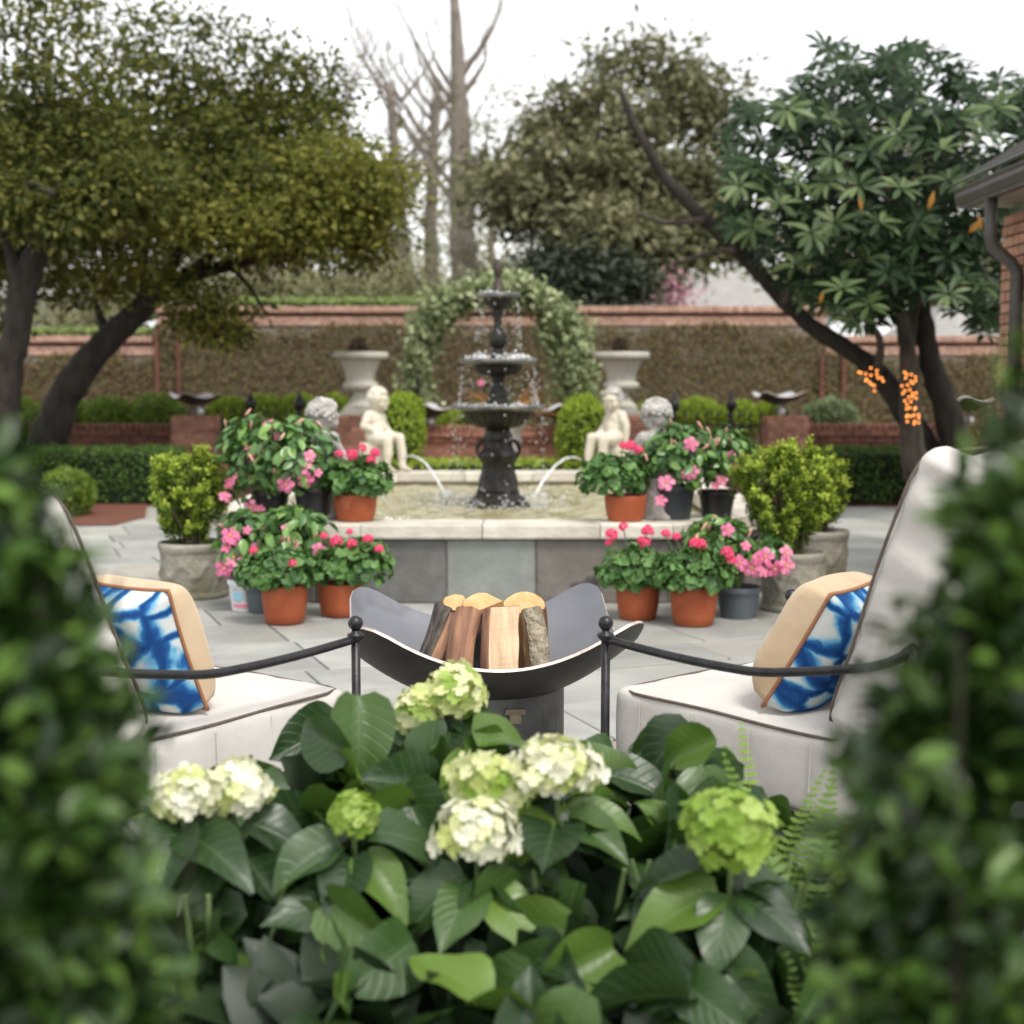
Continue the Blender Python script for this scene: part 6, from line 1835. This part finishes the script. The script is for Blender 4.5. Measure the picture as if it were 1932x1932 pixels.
far_tree('bare_tree', 'leaning bare trunk beyond the wall at the edge of the oak crown', 770, 38, [(765, 760, 16), (766, 560, 14), (758, 430, 12), (748, 320, 10), (735, 160, 6)], bare_limbs(758, 460, 180, 10, 12), [(745, 480, 70, 90, 38, 700), (750, 350, 60, 90, 38, 400)], M_brush, .12, 63)
far_tree('bare_tree', 'twiggy bare tree beyond the wall behind the leaning oak', 560, 42, [(560, 760, 14), (566, 560, 12), (560, 430, 9), (566, 300, 6)], bare_limbs(562, 500, 300, 10, 12), [(600, 520, 120, 60, 40, 1200)], M_brush, .12, 64)
M_haze_twig = leafmat('winter_twigs', [(.20, .175, .145), (.27, .245, .21), (.33, .31, .275)], rough=.9, trans=.35)
for i, (lab, u, Yh) in enumerate((('hazy bare winter tree far behind the oak crown edge', 730, 48), ('hazy bare winter tree far behind the fountain top', 930, 50), ('hazy bare winter tree far behind the leaning oak', 500, 50))):
    far_tree('winter_tree', lab, u, Yh, [(u, 760, 10), (u + 6, 560, 8), (u - 4, 430, 6), (u + 4, 300, 4)], bare_limbs(u, 520, 320, 7, 10), [(u, 500, 90, 70, Yh, 1700), (u - 30, 420, 80, 60, Yh, 900), (u + 30, 340, 70, 60, Yh, 500)], M_haze_twig, .17, 160 + i, group='bare winter trees far beyond the wall')
# grey brush below them
def brush(label, blobs, m, leaf, seed, Y, name='shrub', group='brush beyond the wall'):
    t = tree(name, label, blobs[0][0], 700, Y, 'shrub', group)
    for i in range(4): limb_px(t, [(blobs[0][0] + i * 8 - 12, 760, 5), (blobs[0][0] + i * 14 - 20, blobs[0][1], 3), (blobs[0][0] + i * 26 - 40, blobs[0][1] - 40, 1.5)], Y, M_farbark, 'stem', 5, i)
    blob_leaves(t, blobs, m, leaf, seed, 'foliage', shell=.1)
brush('grey green brush beyond the wall left of the climbing arch', [(700, 555, 90, 50, 31, 2200), (640, 540, 70, 40, 31, 1200), (770, 540, 60, 60, 31, 1400)], M_brush, .11, 71, 31)
brush('grey green brush beyond the wall behind the leaning oak branch', [(520, 550, 80, 45, 32, 1800), (450, 540, 60, 45, 32, 1000)], M_brush, .11, 72, 32)
brush('grey brush beyond the lower left wall between the oak trunks', [(160, 600, 110, 40, 33, 2000), (260, 580, 60, 60, 33, 1200), (60, 610, 60, 30, 33, 800)], M_brush, .11, 73, 33)
# evergreens right of centre
far_tree('live_oak', 'broad dull green live oak beyond the wall filling the upper middle', 1150, 33, [(1170, 760, 26), (1165, 560, 22), (1180, 470, 18), (1200, 380, 14), (1190, 260, 9)], [[(1180, 470, 10), (1100, 430, 8), (1020, 400, 5)], [(1190, 420, 10), (1270, 380, 7), (1340, 350, 5)], [(1195, 350, 8), (1120, 280, 6), (1050, 230, 4)]],
         [(1000, 380, 110, 80, 32, 3000), (1100, 360, 120, 90, 32, 3600), (1220, 370, 130, 90, 33, 3800), (1330, 400, 110, 90, 33, 3000), (1150, 450, 130, 60, 31, 2400), (1250, 460, 110, 50, 32, 2000), (1380, 440, 80, 45, 33, 1300), (1100, 230, 150, 90, 33, 2600), (1300, 220, 150, 100, 34, 2600), (950, 330, 60, 60, 33, 800), (1200, 120, 150, 60, 34, 1200)], M_far, .24, 81, M_bark)
far_tree('dark_evergreen_tree', 'very dark evergreen just beyond the wall right of the fountain top', 1100, 27.5, [(1100, 780, 14), (1100, 600, 10), (1098, 500, 6)], [], [(1090, 545, 110, 55, 27.5, 3600), (1060, 510, 70, 40, 27.5, 1500), (1170, 540, 60, 50, 27.8, 1500), (1010, 560, 50, 40, 27.5, 900)], M_darkev, .17, 82, M_bark)
far_tree('redbud_tree', 'pink flowering redbud beyond the wall beside the grey roof', 1262, 30, [(1262, 780, 7), (1264, 600, 5), (1266, 530, 3)], [[(1264, 590, 3), (1290, 550, 2), (1310, 530, 1)], [(1264, 600, 3), (1240, 560, 2), (1220, 545, 1)]], [(1265, 555, 48, 36, 30, 620), (1225, 560, 25, 26, 30, 200)], M_redbud, .09, 83, M_bark)
far_tree('evergreen_tree', 'dull evergreen beyond the right wall behind the loquat', 1640, 30, [(1640, 780, 14), (1640, 600, 10), (1640, 450, 7)], [], [(1620, 500, 150, 90, 31, 3000), (1780, 480, 120, 90, 31, 2200), (1700, 330, 180, 110, 32, 3000)], M_far, .22, 84, M_bark)
far_tree('evergreen_tree', 'dull evergreen far behind the left edge oak', 120, 36, [(120, 780, 14), (120, 600, 10), (120, 450, 7)], [], [(60, 470, 110, 80, 36, 1500), (200, 440, 110, 80, 36, 1500), (330, 470, 90, 70, 36, 1000)], M_far, .22, 85, M_bark)

# distant wood closing the view
wd = thing('distant_wood', 'hazy grey green distant woodland far beyond the wall', 'woodland', (0, 66, 0))
wd['kind'] = 'stuff'
M_wood_far = leafmat('hazed_leaf', [(.13, .125, .10), (.17, .17, .13), (.15, .175, .11), (.22, .21, .18)], rough=.9, trans=.3)  # haze of distance mixed into the leaf colours
blob_leaves(wd, [(60 + 95 * i + rt.uniform(-20, 20), 560 + rt.uniform(-15, 15), 80, 75 + rt.uniform(-15, 25), 66 + rt.uniform(-3, 3), 900) for i in range(20)], M_wood_far, .42, 95, 'canopy', shell=.05)
blob_leaves(wd, [(rt.uniform(0, 1950), rt.uniform(380, 480), 60, 60, 68, 130) for i in range(16)], M_wood_far, .36, 96, 'upper_canopy', shell=.05)
# ================================================================== FOREGROUND
M_hyd = leafmat('hydrangea_leaf', [(.007, .019, .008), (.012, .030, .011), (.019, .044, .014), (.030, .062, .016), (.075, .13, .02)], rough=.38, trans=.16, tcol=(.10, .22, .03), island=False, vein=True, spec=.55)  # last stop paints the glow of leaves lit from behind
M_cream = leafmat('cream_floret', [(.82, .81, .62), (.87, .86, .74), (.80, .80, .50)], rough=.6, trans=.35, island=False, gain=1.0)
M_lime = leafmat('lime_floret', [(.55, .62, .20), (.68, .72, .34), (.78, .79, .50)], rough=.6, trans=.35, island=False, gain=1.0)
M_green = leafmat('green_floret', [(.22, .36, .04), (.30, .44, .07), (.42, .54, .14)], rough=.6, trans=.35, island=False, gain=1.0)
HYD = [leaf_mesh('leaf', M_hyd, L=.155, W=.112, nseg=8, fold=f, droop=d, wave=.14, prof='ovate', across=3, quilt=.012, seed=i) for i, (f, d) in enumerate(((.3, .3), (.6, .45), (.15, .6), (.8, .2), (.45, .55)))]
def floret(seed, m):
    """four broad overlapping, cupped petals, nearly closing to a round"""
    r = random.Random(seed); b_ = MB()
    for k_ in range(4):
        a = k_ * PI / 2 + r.uniform(-.12, .12); w = r.uniform(.9, 1.1); lift = .0012 * (k_ % 2)
        def pt(rad, da, z): return (rad * math.cos(a + da), rad * math.sin(a + da), z + lift)
        b_.add([(0, 0, 0), pt(.008, -.8, .002), pt(.0145 * w, -.66, .0045), pt(.0185 * w, -.3, .0045), pt(.0185 * w, .3, .0045), pt(.0145 * w, .66, .0045), pt(.008, .8, .002), pt(.010, 0, .0012)],
               [(0, 1, 7), (1, 2, 7), (2, 3, 7), (3, 4, 7), (4, 5, 7), (5, 6, 7), (6, 0, 7)])
    me = b_.mesh('floret', True); me.materials.append(m)
    return me
FL = {m.name: [floret(s, m) for s in range(3)] for m in (M_cream, M_lime, M_green)}
M_hyd_in = leafmat('hydrangea_shaded', [(.004, .010, .004), (.007, .017, .006), (.012, .027, .009)], rough=.5, trans=.2)  # leaf colour darkened to paint shaded gaps between the outer leaves
M_headcore = mat('flower_core', (.20, .27, .06), (.30, .36, .10), rough=.8, scale=30)
rh = random.Random(17)
plants = []
for lab, u, Y in (('hydrangea at the left with two cream flower heads', 400, 2.3), ('hydrangea left of centre with a small tight green head', 640, 2.45), ('hydrangea at centre with pale heads below the fire bowl', 870, 2.5),
                  ('hydrangea right of centre with the large cream and white heads', 1080, 2.4), ('hydrangea at the right with a lime green head', 1360, 2.3)):
    p = P(u, 1500, Y)
    plants.append((thing('hydrangea', lab, 'plant', (p.x, Y, 0.006), 0, 'hydrangeas in the foreground bed'), u))
for t, u in plants:
    for i in range(7):
        a = rh.random() * 6
        MB().tube([(.05 * math.cos(a), .05 * math.sin(a), 0), (.09 * math.cos(a), .09 * math.sin(a), .3), (.15 * math.cos(a), .13 * math.sin(a), .5)], [.006, .005, .004], 6).build('stem', M_stem, t)
TOPB = [(200, 1560), (330, 1500), (430, 1470), (560, 1455), (600, 1330), (680, 1345), (740, 1360), (830, 1370), (930, 1360), (1010, 1385), (1100, 1400), (1170, 1420), (1230, 1390), (1310, 1400), (1380, 1470), (1500, 1540), (1600, 1580)]
def topv(u):
    for (a, va), (b_, vb) in zip(TOPB, TOPB[1:]):
        if a <= u <= b_: return va + (vb - va) * (u - a) / (b_ - a)
    return 1600
def hleaf(u, v, Y, axis, up, s, k_=None):
    t = min(plants, key=lambda q_: abs(q_[1] - u))[0]
    put_leaf(t, HYD[k_ if k_ is not None else rh.randrange(5)], P(u, v, Y) - t.location, axis, up, s)
nl_ = 0
while nl_ < 250:
    u = rh.uniform(230, 1600)
    tv = topv(u)
    f = rh.random() ** 1.15
    v = tv + 12 + f * (1950 - tv)
    Y = 2.75 - f * .75 + rh.uniform(-.12, .12)
    pc = min(plants, key=lambda q_: abs(q_[1] - u))
    out = (u - pc[1]) / 160
    up = Vector((rh.gauss(out * .4, .7), rh.gauss(-.35, .65), rh.uniform(.25, 1.0)))
    ax = Vector((out + rh.gauss(0, .8), rh.gauss(-.25, .7), rh.gauss(.15 - .5 * f, .35)))
    ax = ax - up * (ax.dot(up) / up.length_squared)
    if ax.length < .2: continue
    p0 = P(u, v, Y) - ax.normalized() * .07
    t = pc[0]
    put_leaf(t, HYD[rh.randrange(5)], p0 - t.location, ax, up, rh.uniform(.75, 1.15))
    nl_ += 1
rgh = np.random.default_rng(19)
for t, u in plants:
    n = 170
    pu = rgh.uniform(u - 190, u + 190, n); ff = rgh.random(n)
    tv = np.array([topv(x) for x in pu])
    pv = tv + 70 + ff * (1960 - tv - 70)
    pos = np.array([P(a, b_, 2.8 - f * .75) for a, b_, f in zip(pu, pv, ff)]) - np.array(t.location)
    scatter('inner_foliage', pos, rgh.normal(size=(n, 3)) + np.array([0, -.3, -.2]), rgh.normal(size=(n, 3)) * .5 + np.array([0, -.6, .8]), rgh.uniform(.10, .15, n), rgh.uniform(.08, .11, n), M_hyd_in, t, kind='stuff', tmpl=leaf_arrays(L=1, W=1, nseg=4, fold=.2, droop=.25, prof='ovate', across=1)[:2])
def head(u, v, Y, r, m, n, seed, squash=.8):
    r *= 1.05
    t = min(plants, key=lambda q_: abs(q_[1] - u))[0]
    c = P(u, v, Y) - t.location
    hd = MB().ball((0, 0, 0), r * .78, 12, 8, (1, 1, squash)).build('flower_head', M_headcore, t, smooth=True, loc=c)
    r_ = random.Random(seed)
    for i in range(n):
        z = 1 - 1.55 * (i + .5) / n; ph = i * 2.39996
        d = Vector((math.sqrt(max(0, 1 - z * z)) * math.cos(ph), math.sqrt(max(0, 1 - z * z)) * math.sin(ph), z))
        p = Vector((d.x * r, d.y * r, d.z * r * squash)) * (r_.uniform(.86, 1.08) * (1 + .14 * math.sin(3.1 * d.x + seed) + .12 * math.sin(4.3 * d.z + 2.2 * d.y + seed * 2)))
        dd = (d + Vector((r_.gauss(0, .25), r_.gauss(0, .25), r_.gauss(0, .25)))).normalized()
        fm = m if r_.random() < .75 else (M_lime if m is M_cream else M_green)
        link('floret', r_.choice(FL[fm.name]), None, hd, mx=Matrix.Translation(p) @ dd.to_track_quat('Z', 'Y').to_matrix().to_4x4() @ Matrix.Scale(r_.uniform(.78, 1.05), 4))
    for i in range(7):      # collar of leaves under the head
        a = i * .9 + r_.uniform(-.2, .2)
        e = Vector((math.cos(a), math.sin(a), r_.uniform(-.35, .1)))
        put_leaf(t, HYD[r_.randrange(5)], c + Vector((0, 0, -r * squash - r_.uniform(.0, .05))) + e * .02, e, Vector((-e.x * .2, -.35, 1)), r_.uniform(.7, 1.0))
    MB().tube([Vector((0, 0, -r * .5)) , Vector((0, .02, -.16)), Vector((-c.x * .3, .05, -.3))], .005, 6).build('stem', M_stem, t, loc=c)
head(858, 1312, 2.80, .062, M_lime, 70, 1); head(790, 1342, 2.78, .045, M_lime, 45, 2)
head(935, 1490, 2.42, .072, M_lime, 80, 3); head(1052, 1452, 2.40, .066, M_cream, 73, 4); head(900, 1572, 2.30, .058, M_cream, 59, 5)
head(345, 1500, 2.32, .050, M_cream, 52, 6); head(440, 1492, 2.36, .055, M_cream, 56, 7)
head(668, 1540, 2.30, .036, M_green, 52, 8, .7); head(1380, 1568, 2.20, .072, M_green, 80, 9, .75)

# ------------------------------------------------------------------ ferns
M_fern = leafmat('fern', [(.07, .13, .02), (.12, .20, .035), (.18, .27, .06)], rough=.5, trans=.4, island=False)
def frond_mesh(seed, L=.62, W=.028):
    """arching sword fern frond, base at the origin, first rising then bending over"""
    r = random.Random(seed); b_ = MB()
    n = 44
    arch = r.uniform(.3, .5)
    pts = [Vector((.02 * math.sin(i / n * 4 + seed), i / n * L * (1 - .15 * i / n), -arch * L * (i / n) ** 2.4)) for i in range(n + 1)]
    b_.tube(pts[::2], [.0022 * (1 - .8 * i / n) for i in range(0, n + 1, 2)], 4)
    for i in range(8, n + 1):
        q_ = i / n
        w = W * (math.sin(PI * min(1, .2 + .79 * q_)) ** .6)
        t_ = (pts[min(i + 1, n)] - pts[i - 1]).normalized(); sd_ = Vector((1, 0, 0)); nm = sd_.cross(t_)
        for s in (-1, 1):
            d = (sd_ * s + t_ * .25 + nm * r.uniform(-.35, .2)).normalized(); e = t_ * .0046
            b_.add([pts[i] - e * .7, pts[i] + d * w * .5 - e, pts[i] + d * w, pts[i] + d * w * .5 + e, pts[i] + e * .7], [(0, 1, 3, 4), (1, 2, 3)])
    me = b_.mesh('frond'); me.materials.append(M_fern)
    return me
FR = [frond_mesh(s) for s in range(5)]
rf = random.Random(23)
def fern(label, u, Y, n, top, spread=.45, side=1):
    """rooted in the bed; top = height of the tallest fronds"""
    x = P(u, 1400, Y).x
    t = thing('fern', label, 'fern', (x, Y, .006), 0, 'ferns in the foreground')
    MB().lathe([(.04, 0), (.035, .03), (.015, .06), (.002, .07)], 8).build('crown_root', M_twig, t)
    for i in range(n):
        a = i * 2.4 + rf.uniform(-.3, .3)
        if math.cos(a) * side < -.25: a = PI - a
        d = Vector((math.cos(a) * spread * rf.uniform(.4, 1.3), math.sin(a) * spread * rf.uniform(.4, 1.3), 1))
        put_leaf(t, rf.choice(FR), (.02 * math.cos(a), .02 * math.sin(a), .04), d, Vector((-math.cos(a), -math.sin(a), .4)), top / .6 * rf.uniform(.72, 1.05), 'frond')
fern('yellow green fern in front of the right chair seat', 1425, 2.35, 14, .78, .2)
fern('yellow green fern beside the right foreground shrub', 1600, 2.05, 15, .78, .24)
fern('yellow green fern low at the right in the foreground', 1610, 1.9, 10, .56, .2)
fern('yellow green fern in front of the left chair seat', 250, 2.1, 14, .78, .2, -1)
fern('darker fern at the foot of the left foreground shrub', 190, 1.85, 10, .6, .2, -1)

# ------------------------------------------------------------------ close, out of focus shrubs
M_near = leafmat('near_shrub', [(.006, .016, .004), (.011, .028, .007), (.020, .046, .010), (.042, .085, .018), (.11, .19, .045)], rough=.33, trans=.22, spec=.5)
def near_shrub(label, blobs, seed, n_stem=8):
    cx, cy_ = blobs[0][0], blobs[0][1]
    t = thing('foreground_shrub', label, 'shrub', (cx, cy_, .006), 0, 'close blurred shrubs')
    rg = np.random.default_rng(seed)
    pos, ax, up = [], [], []
    for (x, y, z, rx, ry, rz_, n) in blobs:
        nt_ = n // 16
        for _ in range(nt_):
            d = rg.normal(size=3); d /= np.linalg.norm(d)
            tip = np.array([x - cx, y - cy_, z]) + d * np.array([rx, ry, rz_]) * rg.uniform(.35, 1) ** .5
            a = d * .7 + np.array([0, 0, .8]) + rg.normal(size=3) * .3; a /= np.linalg.norm(a)
            for j in range(16):
                s = j / 16
                e = rg.normal(size=3); e -= a * e.dot(a); e /= np.linalg.norm(e)
                pos.append(tip - a * s * .14 + e * .004); ax.append(e * .9 + a * .6); up.append(a - e * .4 + rg.normal(size=3) * .25)
    n = len(pos)
    pos = np.array(pos); pos[:, 2] = np.maximum(pos[:, 2], .03)
    scatter('foliage', pos, np.array(ax), np.array(up), rg.uniform(.022, .036, n), rg.uniform(.012, .019, n), M_near, t, kind='stuff', tmpl=leaf_arrays(L=1, W=1, nseg=3, fold=.3, droop=.12, prof='oval', across=1)[:2])
    for i in range(n_stem):
        b_ = blobs[i % len(blobs)]
        e = Vector((b_[0] - cx + rg.normal() * b_[3] * .4, b_[1] - cy_ + rg.normal() * b_[4] * .4, b_[2] + b_[5] * .5))
        MB().tube([(rg.normal() * .03, rg.normal() * .03, 0), (e.x * .5, e.y * .5, e.z * .5), e], [.003, .0025, .0015], 6).build('stem', mat('dark_twig', (.02, .018, .01), (.04, .035, .02), rough=.9, scale=20), t)
    return t
near_shrub('close blurred dark green shrub filling the lower left corner', [(-.365, 1.03, .55, .12, .14, .25, 1500), (-.375, 1.03, 1.20, .04, .09, .085, 500), (-.36, 1.03, 1.12, .062, .10, .10, 1300), (-.345, 1.03, 1.03, .066, .11, .12, 1700), (-.345, 1.04, .92, .07, .11, .12, 1500), (-.345, 1.05, .80, .085, .12, .14, 1500)], 91, 12)
near_shrub('close blurred dark green shrub filling the lower right corner', [(.35, 1.03, .55, .12, .14, .25, 1500), (.375, 1.03, 1.26, .032, .08, .10, 350), (.358, 1.03, 1.16, .045, .09, .10, 500), (.338, 1.03, 1.09, .055, .10, .09, 650), (.325, 1.04, 1.00, .072, .10, .10, 1100), (.315, 1.05, .90, .085, .11, .12, 1500), (.32, 1.05, .78, .10, .12, .14, 1500)], 92, 12)
